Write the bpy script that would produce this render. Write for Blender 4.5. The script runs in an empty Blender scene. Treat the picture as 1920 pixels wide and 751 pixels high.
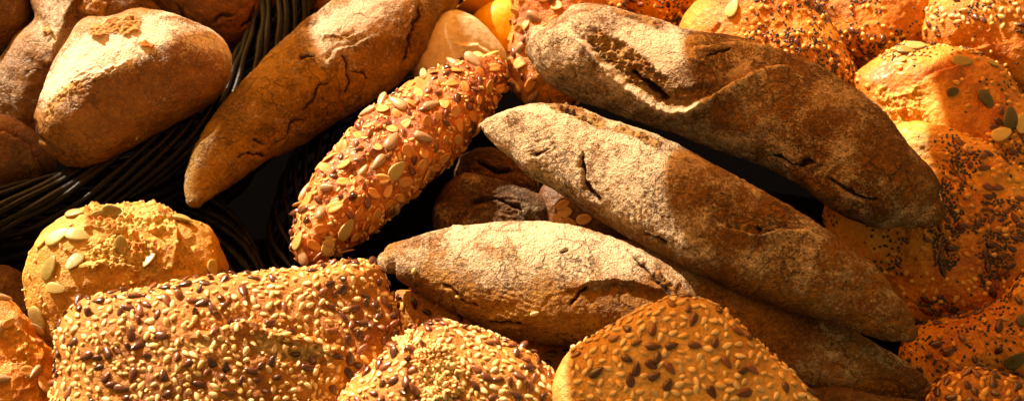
import bpy, math, random
import numpy as np

random.seed(7)
rng = np.random.default_rng(7)
R = math.radians
RES = 0.82
SC = bpy.context.scene
COL = SC.collection

# ------------------------------------------------------------------ camera
PITCH = 50.0
DIST = 0.69
W, H = 1920.0, 751.0
LENS, SENS = 50.0, 36.0
F = LENS / SENS * W                      # focal length in photo pixels
cr = np.array([1.0, 0.0, 0.0])
cu = np.array([0.0, math.sin(R(PITCH)), math.cos(R(PITCH))])
cb = np.array([0.0, -math.cos(R(PITCH)), math.sin(R(PITCH))])   # towards the camera
CAM = cb * DIST
cam_d = bpy.data.cameras.new('camera')
cam = bpy.data.objects.new('camera', cam_d)
COL.objects.link(cam)
cam.location = CAM
cam.rotation_euler = (R(90 - PITCH), 0, 0)
cam_d.lens = LENS
cam_d.sensor_width = SENS
cam_d.clip_start = 0.01
cam_d.clip_end = 50
cam_d.dof.use_dof = True
cam_d.dof.focus_distance = 0.67
cam_d.dof.aperture_fstop = 14.0
SC.camera = cam

# ------------------------------------------------------------------ light
SUN = -0.50 * cr + 0.82 * cu + 0.13 * cb      # direction towards the sun
SUN = SUN / np.linalg.norm(SUN)
EL = math.asin(SUN[2])
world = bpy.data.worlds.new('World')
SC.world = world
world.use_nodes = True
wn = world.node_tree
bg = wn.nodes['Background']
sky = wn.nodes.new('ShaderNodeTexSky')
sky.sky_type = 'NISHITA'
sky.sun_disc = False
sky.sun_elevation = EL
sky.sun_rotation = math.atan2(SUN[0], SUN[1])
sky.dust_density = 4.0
warm = wn.nodes.new('ShaderNodeMix')       # warm tint multiplied over the sky to colour the fill light
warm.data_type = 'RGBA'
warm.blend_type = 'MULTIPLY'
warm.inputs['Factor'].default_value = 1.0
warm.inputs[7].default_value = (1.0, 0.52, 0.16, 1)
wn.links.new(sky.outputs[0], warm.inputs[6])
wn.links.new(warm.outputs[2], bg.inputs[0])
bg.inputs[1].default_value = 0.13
sl = bpy.data.lights.new('sun', 'SUN')
sl.energy = 5.0
sl.angle = R(0.7)
sl.color = (1.0, 0.93, 0.80)
so = bpy.data.objects.new('sun', sl)
COL.objects.link(so)
from mathutils import Vector, Matrix
so.rotation_euler = Vector(SUN).to_track_quat('Z', 'Y').to_euler()
so.location = SUN * 3
SC.view_settings.view_transform = 'Standard'
SC.view_settings.look = 'None'
SC.view_settings.gamma = 1.0
SC.view_settings.use_curve_mapping = False
SC.view_settings.exposure = 1.0
SC.view_settings.use_white_balance = True
SC.view_settings.white_balance_temperature = 8000
SC.view_settings.white_balance_tint = 10
SC.render.engine = 'CYCLES'
SC.cycles.max_bounces = 6
SC.cycles.diffuse_bounces = 4


# ------------------------------------------------------------------ pixels to places
def ray(px, py):
    d = cr * (px - W / 2) / F + cu * (H / 2 - py) / F - cb
    return d


def P(px, py, z):
    """the place at height z that is seen at photo pixel px, py"""
    d = ray(px, py)
    t = (z - CAM[2]) / d[2]
    return CAM + d * t


def proj(v):
    d = v - CAM
    z = -(d @ cb)
    return np.stack([W / 2 + F * (d @ cr) / z, H / 2 - F * (d @ cu) / z], -1)


def depth(v):
    return -((v - CAM) @ cb)


# ------------------------------------------------------------------ noise
_pr = np.random.default_rng(11)
PERM = _pr.permutation(256).astype(np.int32)
PERM = np.concatenate([PERM, PERM, PERM])
_g = _pr.normal(size=(256, 3))
GRAD = (_g / np.linalg.norm(_g, axis=1)[:, None]).astype(np.float32)


def perlin(p):
    p = p.astype(np.float32)
    pi = np.floor(p)
    f = p - pi
    pi = pi.astype(np.int32) & 255
    u = f * f * f * (f * (f * 6 - 15) + 10)
    out = 0
    X = [PERM[pi[:, 0]], PERM[(pi[:, 0] + 1) & 255]]
    for i in (0, 1):
        wx = u[:, 0] if i else 1 - u[:, 0]
        for j in (0, 1):
            wy = u[:, 1] if j else 1 - u[:, 1]
            hy = PERM[X[i] + ((pi[:, 1] + j) & 255)]
            for k in (0, 1):
                wz = u[:, 2] if k else 1 - u[:, 2]
                g = GRAD[PERM[hy + ((pi[:, 2] + k) & 255)]]
                d = g[:, 0] * (f[:, 0] - i) + g[:, 1] * (f[:, 1] - j) + g[:, 2] * (f[:, 2] - k)
                out = out + wx * wy * wz * d
    return out * 1.6


def fbm(p, freq, octv=3, seed=0, gain=0.5):
    s = 0
    a = 1.0
    q = p * freq + np.array([seed * 17.3, seed * 5.7, seed * 9.1])
    for o in range(octv):
        s = s + a * perlin(q)
        q = q * 2.03 + 7.7
        a *= gain
    return s


def ridged(p, freq, octv=3, seed=0):
    s = 0
    a = 1.0
    q = p * freq + np.array([seed * 13.3, seed * 3.7, seed * 8.1])
    for o in range(octv):
        s = s + a * (1 - np.abs(perlin(q)) * 2)
        q = q * 2.1 + 3.3
        a *= 0.5
    return s / 1.75


def sstep(a, b, x):
    t = np.clip((x - a) / (b - a), 0, 1)
    return t * t * (3 - 2 * t)


def catmull(pts, n, closed=False):
    pts = np.asarray(pts, float)
    m = len(pts)
    if closed:
        idx = lambda i: pts[i % m]
        segs = m
    else:
        ext = np.vstack([2 * pts[0] - pts[1], pts, 2 * pts[-1] - pts[-2]])
        idx = lambda i: ext[i + 1]
        segs = m - 1
    dense = []
    K = 24
    for s in range(segs):
        p0, p1, p2, p3 = idx(s - 1), idx(s), idx(s + 1), idx(s + 2)
        for k in range(K):
            t = k / K
            dense.append(0.5 * ((2 * p1) + (-p0 + p2) * t + (2 * p0 - 5 * p1 + 4 * p2 - p3) * t * t + (-p0 + 3 * p1 - 3 * p2 + p3) * t ** 3))
    dense.append(idx(segs))
    dense = np.array(dense)
    L = np.concatenate([[0], np.cumsum(np.linalg.norm(np.diff(dense[:, :3], axis=0), axis=1))])
    t = np.linspace(0, L[-1], n + 1)[:-1] if closed else np.linspace(0, L[-1], n)
    return np.stack([np.interp(t, L, dense[:, c]) for c in range(dense.shape[1])], -1)


# ------------------------------------------------------------------ materials
def new_mat(name):
    m = bpy.data.materials.new(name)
    m.use_nodes = True
    return m, m.node_tree, m.node_tree.nodes['Principled BSDF']


class NT:
    def __init__(s, nt):
        s.nt = nt
        s.tc = nt.nodes.new('ShaderNodeTexCoord').outputs['Object']

    def n(s, t, **kw):
        nd = s.nt.nodes.new(t)
        for k, v in kw.items():
            setattr(nd, k, v)
        return nd

    def link(s, a, b):
        s.nt.links.new(a, b)

    def put(s, sock, v):
        if isinstance(v, (int, float)):
            sock.default_value = v
        elif isinstance(v, (tuple, list)):
            sock.default_value = tuple(v) + ((1.0,) if len(v) == 3 and sock.type == 'RGBA' else ())
        else:
            s.link(v, sock)

    def noise(s, scale, detail=3, rough=0.55, dist=0.0, vec=None):
        nd = s.n('ShaderNodeTexNoise')
        s.link(vec or s.tc, nd.inputs['Vector'])
        nd.inputs['Scale'].default_value = scale
        nd.inputs['Detail'].default_value = detail
        nd.inputs['Roughness'].default_value = rough
        nd.inputs['Distortion'].default_value = dist
        return nd.outputs['Fac']

    def vor(s, scale, feature='F1', vec=None):
        nd = s.n('ShaderNodeTexVoronoi', feature=feature)
        s.link(vec or s.tc, nd.inputs['Vector'])
        nd.inputs['Scale'].default_value = scale
        return nd.outputs['Distance']

    def math(s, op, a, b=0.0, c=None, clamp=False):
        nd = s.n('ShaderNodeMath', operation=op, use_clamp=clamp)
        s.put(nd.inputs[0], a)
        s.put(nd.inputs[1], b)
        if c is not None:
            s.put(nd.inputs[2], c)
        return nd.outputs[0]

    def ss(s, v, a, b):
        nd = s.n('ShaderNodeMapRange', interpolation_type='SMOOTHSTEP')
        s.put(nd.inputs['Value'], v)
        nd.inputs['From Min'].default_value = a
        nd.inputs['From Max'].default_value = b
        return nd.outputs[0]

    def mix(s, f, a, b):
        nd = s.n('ShaderNodeMix', data_type='RGBA')
        s.put(nd.inputs['Factor'], f)
        s.put(nd.inputs['A'] if False else nd.inputs[6], a)
        s.put(nd.inputs[7], b)
        return nd.outputs[2]

    def attr(s, name):
        nd = s.n('ShaderNodeAttribute', attribute_name=name)
        return nd.outputs['Fac']

    def ramp(s, f, stops):
        nd = s.n('ShaderNodeValToRGB')
        s.link(f, nd.inputs[0])
        el = nd.color_ramp.elements
        while len(el) < len(stops):
            el.new(0.5)
        for e, (p, c) in zip(el, stops):
            e.position = p
            e.color = tuple(c) + (1,)
        return nd.outputs[0]

    def bump(s, h, dist, strength=1.0, normal=None):
        nd = s.n('ShaderNodeBump')
        s.link(h, nd.inputs['Height'])
        nd.inputs['Distance'].default_value = dist
        nd.inputs['Strength'].default_value = strength
        if normal is not None:
            s.link(normal, nd.inputs['Normal'])
        return nd.outputs[0]


def crust_mat(name, dark, mid, light, flour=(0.62, 0.50, 0.36), crumb=(0.72, 0.46, 0.18), crackc=(0.05, 0.02, 0.008), toast=(0.55, 0.17, 0.03), crackle=0.5, crackle_scale=85,
              rough=0.62, gloss=0.35, grain=0.0006, grain_scale=700, blotch=90, coat=0.0, flour_grain=1.0, pore=0.3):
    m, nt, bs = new_mat(name)
    t = NT(nt)
    nA = t.noise(blotch, 5, 0.62, 0.4)
    nB = t.noise(blotch * 5.5, 4, 0.65)
    nC = t.noise(grain_scale, 3, 0.7)
    f = t.math('ADD', t.math('MULTIPLY', nA, 0.55), t.math('MULTIPLY', nB, 0.45))
    f = t.math('ADD', f, t.math('MULTIPLY', t.attr('bake'), -0.3))
    col = t.ramp(f, [(0.34, dark), (0.52, mid), (0.70, light)])
    # tiny darker pores and paler specks in the skin
    sp = t.ss(nC, 0.54, 0.66)
    col = t.mix(t.math('MULTIPLY', sp, 0.45), col, light)
    sp2 = t.ss(nC, 0.44, 0.32)
    col = t.mix(t.math('MULTIPLY', sp2, pore), col, dark)
    # flour lies on top in a grainy film
    nF = t.noise(560, 4, 0.75, 0.5)
    nG = t.noise(1250, 2, 0.6)
    fm = t.math('ADD', t.attr('flour'), t.math('MULTIPLY', t.math('SUBTRACT', nF, 0.5), 1.7 * flour_grain))
    fm = t.math('ADD', fm, t.math('MULTIPLY', t.math('SUBTRACT', nG, 0.5), 1.0 * flour_grain))
    fm = t.math('ADD', fm, t.math('MULTIPLY', t.math('SUBTRACT', t.noise(65, 3, 0.6, 1.2), 0.5), 1.3))
    fm = t.math('MULTIPLY', t.ss(fm, 0.22, 0.85), 0.95)
    fm = t.math('MULTIPLY', fm, t.ss(t.attr('flour'), 0.0, 0.12))
    col = t.mix(fm, col, flour)
    # hairline cracks in the skin
    if crackle:
        mp = t.n('ShaderNodeVectorMath', operation='MULTIPLY_ADD')
        nv = t.n('ShaderNodeTexNoise')
        t.link(t.tc, nv.inputs['Vector'])
        nv.inputs['Scale'].default_value = 130
        nv.inputs['Detail'].default_value = 3
        t.link(nv.outputs['Color'], mp.inputs[0])
        mp.inputs[1].default_value = (0.012, 0.012, 0.012)
        t.link(t.tc, mp.inputs[2])
        ve = t.vor(crackle_scale, 'DISTANCE_TO_EDGE', mp.outputs[0])
        ck = t.math('MULTIPLY', t.ss(ve, 0.055, 0.015), t.ss(t.noise(45, 3), 0.47, 0.60))
        ck = t.math('MULTIPLY', ck, crackle)
        col = t.mix(ck, col, tuple(x * 0.35 for x in dark))
    # open crumb
    nK = t.noise(520, 4, 0.7)
    cc = t.ramp(nK, [(0.35, tuple(x * 0.45 for x in crumb)), (0.5, crumb), (0.68, tuple(min(0.9, x * 1.25) for x in crumb))])
    cc = t.mix(t.ss(t.attr('toast'), 0.1, 0.9), cc, toast)
    cf = t.ss(t.attr('crumb'), 0.15, 0.75)
    col = t.mix(cf, col, cc)
    col = t.mix(t.ss(t.attr('crack'), 0.2, 0.9), col, crackc)  # cracks, plus shade painted beneath lips, go dark here
    t.link(col, bs.inputs['Base Color'])
    rr = t.math('ADD', rough, t.math('MULTIPLY', fm, 0.3), clamp=True)
    rr = t.math('ADD', rr, t.math('MULTIPLY', cf, 0.2), clamp=True)
    rr = t.math('ADD', rr, t.math('MULTIPLY', t.math('SUBTRACT', nB, 0.5), 0.35), clamp=True)
    t.link(rr, bs.inputs['Roughness'])
    bs.inputs['Specular IOR Level'].default_value = gloss
    if coat:
        bs.inputs['Coat Weight'].default_value = coat
        bs.inputs['Coat Roughness'].default_value = 0.28
    h = t.math('ADD', t.math('MULTIPLY', nC, 0.5), t.math('MULTIPLY', nB, 1.0))
    h = t.math('ADD', h, t.math('MULTIPLY', nG, t.math('ADD', 0.25, t.math('MULTIPLY', fm, 0.35))))
    h = t.math('ADD', h, t.math('MULTIPLY', fm, 0.25))
    if crackle:
        h = t.math('SUBTRACT', h, t.math('MULTIPLY', ck, 0.9))
    h = t.math('ADD', h, t.math('MULTIPLY', t.math('MULTIPLY', nK, cf), 1.4))
    t.link(t.bump(h, grain), bs.inputs['Normal'])
    return m


def seed_mat(name, c1, c2, rough=0.35, spec=0.5, coat=0.0, streak=0.0):
    m, nt, bs = new_mat(name)
    t = NT(nt)
    oi = t.n('ShaderNodeObjectInfo').outputs['Random']
    at = t.attr('tint')
    n = t.noise(260, 2)
    f = t.math('ADD', t.math('MULTIPLY', t.math('SUBTRACT', n, 0.4), 0.9), t.math('MULTIPLY', t.math('ADD', oi, at), 0.75), clamp=True)
    col = t.mix(f, c1, c2)
    t.link(col, bs.inputs['Base Color'])
    bs.inputs['Roughness'].default_value = rough
    bs.inputs['Specular IOR Level'].default_value = spec
    bs.inputs['Coat Weight'].default_value = coat
    bs.inputs['Coat Roughness'].default_value = 0.2
    t.link(t.bump(t.noise(900, 3), 0.0002), bs.inputs['Normal'])
    return m


M = {}
M['rustic'] = crust_mat('floured_rye_crust', (0.080, 0.028, 0.005), (0.19, 0.078, 0.014), (0.36, 0.17, 0.038),
                        flour=(0.72, 0.55, 0.36), crumb=(0.56, 0.33, 0.12), grain=0.0024, rough=0.7, gloss=0.25, toast=(0.3, 0.13, 0.04))
M['rye_amber'] = crust_mat('floured_amber_rye_crust', (0.14, 0.050, 0.012), (0.34, 0.145, 0.028), (0.52, 0.27, 0.065),
                           flour=(0.73, 0.57, 0.39), crumb=(0.60, 0.34, 0.10), grain=0.0024, rough=0.66, gloss=0.28, toast=(0.3, 0.12, 0.03))
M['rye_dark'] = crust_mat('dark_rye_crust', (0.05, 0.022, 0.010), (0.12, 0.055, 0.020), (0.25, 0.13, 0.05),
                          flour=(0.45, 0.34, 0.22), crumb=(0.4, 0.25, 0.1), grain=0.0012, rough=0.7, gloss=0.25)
M['amber_rustic'] = crust_mat('amber_farmhouse_crust', (0.095, 0.044, 0.006), (0.24, 0.12, 0.018), (0.40, 0.22, 0.045),
                              flour=(0.66, 0.52, 0.38), crumb=(0.5, 0.33, 0.13), grain=0.0013, rough=0.66, gloss=0.28, blotch=120)
M['roll'] = crust_mat('golden_roll_crust', (0.13, 0.045, 0.008), (0.24, 0.10, 0.020), (0.38, 0.18, 0.045),
                      flour=(0.78, 0.64, 0.47), crumb=(0.58, 0.29, 0.08), grain=0.0008, rough=0.42, gloss=0.5, blotch=70, pore=0.2)
M['roll_brown'] = crust_mat('brown_roll_crust', (0.10, 0.033, 0.008), (0.22, 0.082, 0.018), (0.36, 0.15, 0.04),
                            crumb=(0.55, 0.30, 0.09), grain=0.0008, rough=0.45, gloss=0.45, blotch=60)
M['orange'] = crust_mat('orange_baked_crust', (0.50, 0.125, 0.016), (0.74, 0.27, 0.033), (0.84, 0.42, 0.075),
                        flour=(0.82, 0.54, 0.28), crumb=(0.86, 0.45, 0.09), crackle=0.25, grain=0.0010, rough=0.42, gloss=0.5, blotch=80, coat=0.15)
M['redcrust'] = crust_mat('red_baked_crust', (0.34, 0.07, 0.014), (0.64, 0.20, 0.035), (0.80, 0.38, 0.09),
                          flour=(0.80, 0.50, 0.32), crumb=(0.84, 0.42, 0.10), crackle=0.25, grain=0.0011, rough=0.4, gloss=0.55, blotch=110, coat=0.2)
M['tan'] = crust_mat('tan_seeded_crust', (0.28, 0.085, 0.016), (0.47, 0.18, 0.032), (0.62, 0.29, 0.065),
                     flour=(0.78, 0.56, 0.34), crumb=(0.82, 0.52, 0.20), crackle=0.25, grain=0.0010, rough=0.5, gloss=0.4, blotch=90)
M['tan_pale'] = crust_mat('pale_tan_seeded_crust', (0.44, 0.20, 0.045), (0.60, 0.32, 0.08), (0.74, 0.44, 0.15),
                     flour=(0.82, 0.64, 0.44), crumb=(0.82, 0.52, 0.20), crackle=0.25, grain=0.0010, rough=0.5, gloss=0.4, blotch=90)
M['corn'] = crust_mat('yellow_pumpkin_bread_crust', (0.44, 0.19, 0.03), (0.66, 0.34, 0.07), (0.78, 0.48, 0.15),
                      flour=(0.80, 0.62, 0.34), crumb=(0.86, 0.57, 0.19), crackle=0.25, grain=0.0012, rough=0.5, gloss=0.4, blotch=100, toast=(0.66, 0.25, 0.05))
M['yellow'] = crust_mat('smooth_yellow_crust', (0.62, 0.25, 0.015), (0.80, 0.40, 0.03), (0.86, 0.52, 0.07),
                        crumb=(0.84, 0.66, 0.3), grain=0.0002, rough=0.4, gloss=0.4, blotch=40, pore=0.1, crackle=0)
M['white'] = crust_mat('pale_white_roll_crust', (0.46, 0.37, 0.19), (0.64, 0.55, 0.34), (0.78, 0.70, 0.50),
                       crumb=(0.84, 0.68, 0.4), grain=0.0003, rough=0.5, gloss=0.35, blotch=40, pore=0.1, crackle=0)
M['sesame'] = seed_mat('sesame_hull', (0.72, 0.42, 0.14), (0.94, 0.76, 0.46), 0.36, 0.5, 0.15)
M['sesame_shade'] = seed_mat('shaded_toasted_sesame_hull', (0.56, 0.22, 0.035), (0.84, 0.48, 0.14), 0.4, 0.5, 0.15)  # darker toasted copy of the sesame colour, mostly for the shaded breads
M['flax'] = seed_mat('brown_linseed_hull', (0.045, 0.013, 0.007), (0.17, 0.055, 0.028), 0.25, 0.55, 0.35)
M['flax_red'] = seed_mat('reddish_linseed_hull', (0.11, 0.030, 0.012), (0.30, 0.10, 0.045), 0.28, 0.55, 0.3)
M['pumpkin'] = seed_mat('pumpkin_kernel_skin', (0.26, 0.19, 0.045), (0.52, 0.40, 0.15), 0.42, 0.45, 0.1)
M['pumpkin_dark'] = seed_mat('dark_pumpkin_kernel_skin', (0.045, 0.040, 0.012), (0.15, 0.12, 0.03), 0.35, 0.5, 0.25)
M['pumpkin_pale'] = seed_mat('pale_split_pumpkin_kernel', (0.56, 0.38, 0.10), (0.76, 0.58, 0.24), 0.4, 0.4, 0.1)
M['sunflower'] = seed_mat('sunflower_kernel_skin', (0.34, 0.20, 0.11), (0.62, 0.43, 0.26), 0.35, 0.5, 0.2)
M['oat'] = seed_mat('rolled_oat_skin', (0.56, 0.22, 0.05), (0.80, 0.44, 0.15), 0.5, 0.4, 0.0)
M['poppy'] = seed_mat('poppy_hull', (0.012, 0.012, 0.013), (0.05, 0.045, 0.045), 0.35, 0.5, 0.2)
M['millet'] = seed_mat('millet_hull', (0.74, 0.38, 0.07), (0.88, 0.56, 0.17), 0.35, 0.5, 0.2)
M['bran'] = seed_mat('crumb_flake', (0.66, 0.34, 0.10), (0.86, 0.58, 0.27), 0.7, 0.2, 0.0)


def wicker_mat():
    m, nt, bs = new_mat('black_painted_wicker')
    t = NT(nt)
    n = t.noise(500, 3)
    col = t.mix(n, (0.002, 0.002, 0.002), (0.009, 0.008, 0.0075))
    t.link(col, bs.inputs['Base Color'])
    bs.inputs['Roughness'].default_value = 0.4
    bs.inputs['Specular IOR Level'].default_value = 0.14
    t.link(t.bump(t.noise(300, 4, 0.6), 0.0005), bs.inputs['Normal'])
    return m


M['wicker'] = wicker_mat()


def cloth_mat(name, c1, c2):
    m, nt, bs = new_mat(name)
    t = NT(nt)
    t.link(t.mix(t.noise(600, 3), c1, c2), bs.inputs['Base Color'])
    bs.inputs['Roughness'].default_value = 1.0
    bs.inputs['Specular IOR Level'].default_value = 0.0
    t.link(t.bump(t.noise(1200, 2), 0.0003), bs.inputs['Normal'])
    return m


def shade_sheet_mat():  # for the added sheet: translucent, so it also gives a warm fill
    m, nt, bs = new_mat('orange_shade_sheet')
    t = NT(nt)
    bs.inputs['Base Color'].default_value = (0.35, 0.12, 0.03, 1)
    bs.inputs['Roughness'].default_value = 0.9
    tr = t.n('ShaderNodeBsdfTranslucent')
    tr.inputs['Color'].default_value = (1.0, 0.56, 0.18, 1)
    mx = t.n('ShaderNodeMixShader')
    mx.inputs[0].default_value = 0.92
    t.link(bs.outputs[0], mx.inputs[1])
    t.link(tr.outputs[0], mx.inputs[2])
    t.link(mx.outputs[0], nt.nodes['Material Output'].inputs['Surface'])
    return m


# ------------------------------------------------------------------ mesh helpers
def mesh_np(name, verts, quads, tris=None, mat=None, attrs=None, smooth=True):
    me = bpy.data.meshes.new(name)
    nq = 0 if quads is None else len(quads)
    nt_ = 0 if tris is None else len(tris)
    me.vertices.add(len(verts))
    me.vertices.foreach_set('co', np.asarray(verts, np.float32).ravel())
    loops = []
    starts = []
    if nq:
        loops.append(np.asarray(quads, np.int32).ravel())
        starts.append(np.arange(nq) * 4)
    if nt_:
        loops.append(np.asarray(tris, np.int32).ravel())
        starts.append(nq * 4 + np.arange(nt_) * 3)
    loops = np.concatenate(loops)
    starts = np.concatenate(starts).astype(np.int32)
    me.loops.add(len(loops))
    me.loops.foreach_set('vertex_index', loops)
    me.polygons.add(nq + nt_)
    me.polygons.foreach_set('loop_start', starts)
    me.update(calc_edges=True)
    me.validate()
    if smooth:
        me.polygons.foreach_set('use_smooth', np.ones(nq + nt_, bool))
    if mat:
        me.materials.append(mat)
    if attrs:
        for k, a in attrs.items():
            at = me.attributes.new(k, 'FLOAT', 'POINT')
            at.data.foreach_set('value', np.asarray(a, np.float32))
    return me


def link(name, data, parent=None, loc=None):
    o = bpy.data.objects.new(name, data)
    COL.objects.link(o)
    if parent is not None:
        o.parent = parent
    if loc is not None:
        o.location = loc
    return o


def tag(o, label, cat, group=None, kind=None):
    o['label'] = label
    o['category'] = cat
    if group:
        o['group'] = group
    if kind:
        o['kind'] = kind


def grid_faces(nu, nv):
    """rings 0..nu-1 of nv vertices (closed round), then a pole at each end"""
    i = np.arange(nu - 1)[:, None] * nv
    j = np.arange(nv)[None, :]
    j2 = (j + 1) % nv
    q = np.stack([i + j, i + nv + j, i + nv + j2, i + j2], -1).reshape(-1, 4)
    p0, p1 = nu * nv, nu * nv + 1
    jj = np.arange(nv)
    k = (jj + 1) % nv
    t = np.concatenate([np.stack([np.full(nv, p0), jj, k], -1),
                        np.stack([np.full(nv, p1), (nu - 1) * nv + k, (nu - 1) * nv + jj], -1)])
    return q, t


def grid_normals(G):
    du = np.empty_like(G)
    du[1:-1] = G[2:] - G[:-2]
    du[0] = G[1] - G[0]
    du[-1] = G[-1] - G[-2]
    dv = np.roll(G, -1, 1) - np.roll(G, 1, 1)
    n = np.cross(dv, du)
    l = np.linalg.norm(n, axis=-1, keepdims=True)
    return n / np.maximum(l, 1e-12)


def seg_dist(p, poly):
    """distance, side and arc position (0..1) of 2D points from a polyline"""
    best = np.full(len(p), 1e9)
    side = np.zeros(len(p))
    arc = np.zeros(len(p))
    poly = np.asarray(poly, float)[:, :2]
    segl = np.linalg.norm(np.diff(poly, axis=0), axis=1)
    tot = segl.sum()
    acc = 0
    for a, b, l in zip(poly[:-1], poly[1:], segl):
        ab = b - a
        t = np.clip(((p - a) @ ab) / (ab @ ab), 0, 1)
        c = a + t[:, None] * ab
        d = np.linalg.norm(p - c, axis=1)
        s = np.sign(ab[0] * (p[:, 1] - a[1]) - ab[1] * (p[:, 0] - a[0]))
        m = d < best
        best[m] = d[m]
        side[m] = s[m]
        arc[m] = ((acc + t * l) / tot)[m]
        acc += l
    return best, side, arc


def finish(G, name, mat, seed, lump, features, flour, bake, center, reverse=False):
    """displace a closed grid along its normals by noise and the drawn features; returns mesh, world verts, normals"""
    nu, nv = G.shape[:2]
    N = grid_normals(G)
    V = G.reshape(-1, 3)
    Nn = N.reshape(-1, 3)
    # outward?
    if np.mean(np.sum((V - V.mean(0)) * Nn, 1)) < 0:
        Nn = -Nn
        flip = True
    else:
        flip = False
    L = dict(big=1.5, bigf=18, mid=0.6, midf=70, fine=0.22, finef=260, ridge=0.0, ridgef=90, dimple=0.0)
    L.update(lump)
    mm = 0.001
    D = L['big'] * mm * fbm(V, L['bigf'], 2, seed) + L['mid'] * mm * fbm(V, L['midf'], 3, seed + 1)
    D = D + L['fine'] * mm * fbm(V, L['finef'], 3, seed + 2, 0.6)
    if L['ridge']:
        D = D + L['ridge'] * mm * (ridged(V, L['ridgef'], 3, seed + 3) - 0.5)
    if L['dimple']:
        D = D - L['dimple'] * mm * sstep(0.25, 0.6, fbm(V, 140, 2, seed + 8))
    crumb = np.zeros(len(V))
    crack = np.zeros(len(V))
    toast = np.zeros(len(V))
    fl = np.zeros(len(V))
    bk = np.zeros(len(V)) + 0.5 * fbm(V, 30, 2, seed + 4)
    toward = CAM - V
    toward /= np.linalg.norm(toward, axis=1)[:, None]
    facing = np.sum(toward * Nn, 1)
    px = proj(V)
    jit = np.stack([fbm(V, 90, 3, seed + 5), fbm(V, 90, 3, seed + 6)], -1)
    jit2 = np.stack([fbm(V, 350, 2, seed + 5), fbm(V, 350, 2, seed + 6)], -1)
    fineN = fbm(V, 420, 3, seed + 7, 0.65)
    midN = fbm(V, 150, 3, seed + 9, 0.6)
    vis = sstep(-0.05, 0.12, facing)
    if callable(flour):
        fl = flour(V, Nn, px)
    elif flour:
        fl = np.full(len(V), float(flour)) + 0.35 * fbm(V, 28, 3, seed + 12)
    for ft in features:
        k = ft['k']
        w = ft['w']
        j = ft.get('j', 4)
        q = px + jit * j + jit2 * ft.get('j2', 1.5)
        d, side, arc = seg_dist(q, ft['p'])
        taper = np.clip(np.minimum(arc, 1 - arc) * ft.get('tp', 8) + ft.get('t0', 0.25), 0, 1)
        if ft.get('fade'):
            taper = taper * (1 - ft['fade'] * arc)
        g = vis * taper
        if k == 'crack':
            ww = w * (0.35 + 0.65 * taper) * (1 + 0.7 * midN)
            c = np.exp(-(d / np.maximum(ww * 0.85, 0.5)) ** 2) * g
            D = D - 1.5 * ft['h'] * mm * c
            lipd = np.exp(-((d - ww * 2.4) / (ww * 1.3)) ** 2) * g
            D = D + ft.get('lip', 0.35) * ft['h'] * mm * lipd * 0.6
            crack = np.maximum(crack, sstep(0.3, 0.75, c) * ft.get('dark', 1.0))
        elif k == 'lip':           # one side stands proud of the other and slopes back
            s = 0.5 + 0.5 * np.tanh(side * d / ft.get('sharp', 2.0))
            prof = s * np.exp(-(d / w) ** 1.3) - 0.6 * (1 - s) * np.exp(-(d / (w * 0.45)) ** 1.6)
            D = D + ft['h'] * mm * prof * g
            crack = np.maximum(crack, ft.get('dark', 0.3) * (1 - s) * np.exp(-(d / 3.0) ** 2) * g)  # shade in the crevice under the lip, put into the colour
            if ft.get('edge', 0):
                fl = fl + ft['edge'] * s * np.exp(-((d - 3) / 4.0) ** 2) * g  # paler edge line in colour, so the fold reads in flat light
            if ft.get('cr', 0):
                cc = (1 - s) * np.exp(-(d / ft.get('crw', 9.0)) ** 2) * g
                crumb = np.maximum(crumb, ft['cr'] * cc)
                D = D + mm * cc * 0.9 * fineN
        elif k == 'torn':          # rough open crumb, sunk (h<0) or proud (h>0)
            c = sstep(1.0, 0.45, d / w + 0.35 * midN) * g
            rough = ft.get('r', 1.2)
            crag = fbm(V, ft.get('cf', 75), 3, seed + 22, 0.55)
            toast = np.maximum(toast, c * sstep(0.15, 0.6, crag + 0.35 * fineN))
            D = D + mm * c * rough * 0.9 * crag
            D = D + mm * c * (ft['h'] + rough * (np.abs(midN) * 0.9 + 0.55 * fineN) + rough * 0.6 * (ridged(V, 170, 2, seed + 21) - 0.4))
            crumb = np.maximum(crumb, c * ft.get('c', 1.0))
            crack = np.maximum(crack, ft.get('dark', 0.0) * c * sstep(0.05, 0.5, -midN - 0.3 * fineN))
            fl = fl * (1 - 0.8 * c)
        elif k == 'swell':
            D = D + ft['h'] * mm * np.exp(-(d / w) ** 2) * vis
        elif k == 'flour':
            fl = fl + ft['h'] * np.exp(-(d / w) ** 2) * vis
        elif k == 'bake':
            bk = bk + ft['h'] * np.exp(-(d / w) ** 2) * vis
        elif k == 'wrinkle':       # fine folds running along the line
            c = np.exp(-(d / w) ** 2) * g
            D = D + ft['h'] * mm * c * np.sin(d * ft.get('f', 0.9) + 3 * midN + 2 * fbm(V, 60, 2, seed + 30)) * 0.6
    if bake:
        bk = bk + bake
    V2 = V + Nn * D[:, None]
    p0 = V2[:nv].mean(0)
    p1 = V2[-nv:].mean(0)
    allv = np.vstack([V2, p0, p1])
    ext = lambda a: np.concatenate([a, [a[:nv].mean(), a[-nv:].mean()]])
    q, t = grid_faces(nu, nv)
    if flip:
        q = q[:, ::-1]
        t = t[:, ::-1]
    # orientation of faces: make outward
    a, b, c = allv[q[:, 0]], allv[q[:, 1]], allv[q[:, 2]]
    fn = np.cross(b - a, c - a)
    cen = allv.mean(0)
    if np.sum(fn * (a - cen)) < 0:
        q = q[:, ::-1]
        t = t[:, ::-1]
    me = mesh_np(name, allv - center, q, t, mat,
                 dict(toast=ext(toast), crumb=ext(crumb), crack=ext(crack), flour=ext(fl), bake=ext(bk)))
    N2 = grid_normals(V2.reshape(nu, nv, 3)).reshape(-1, 3)
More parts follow.
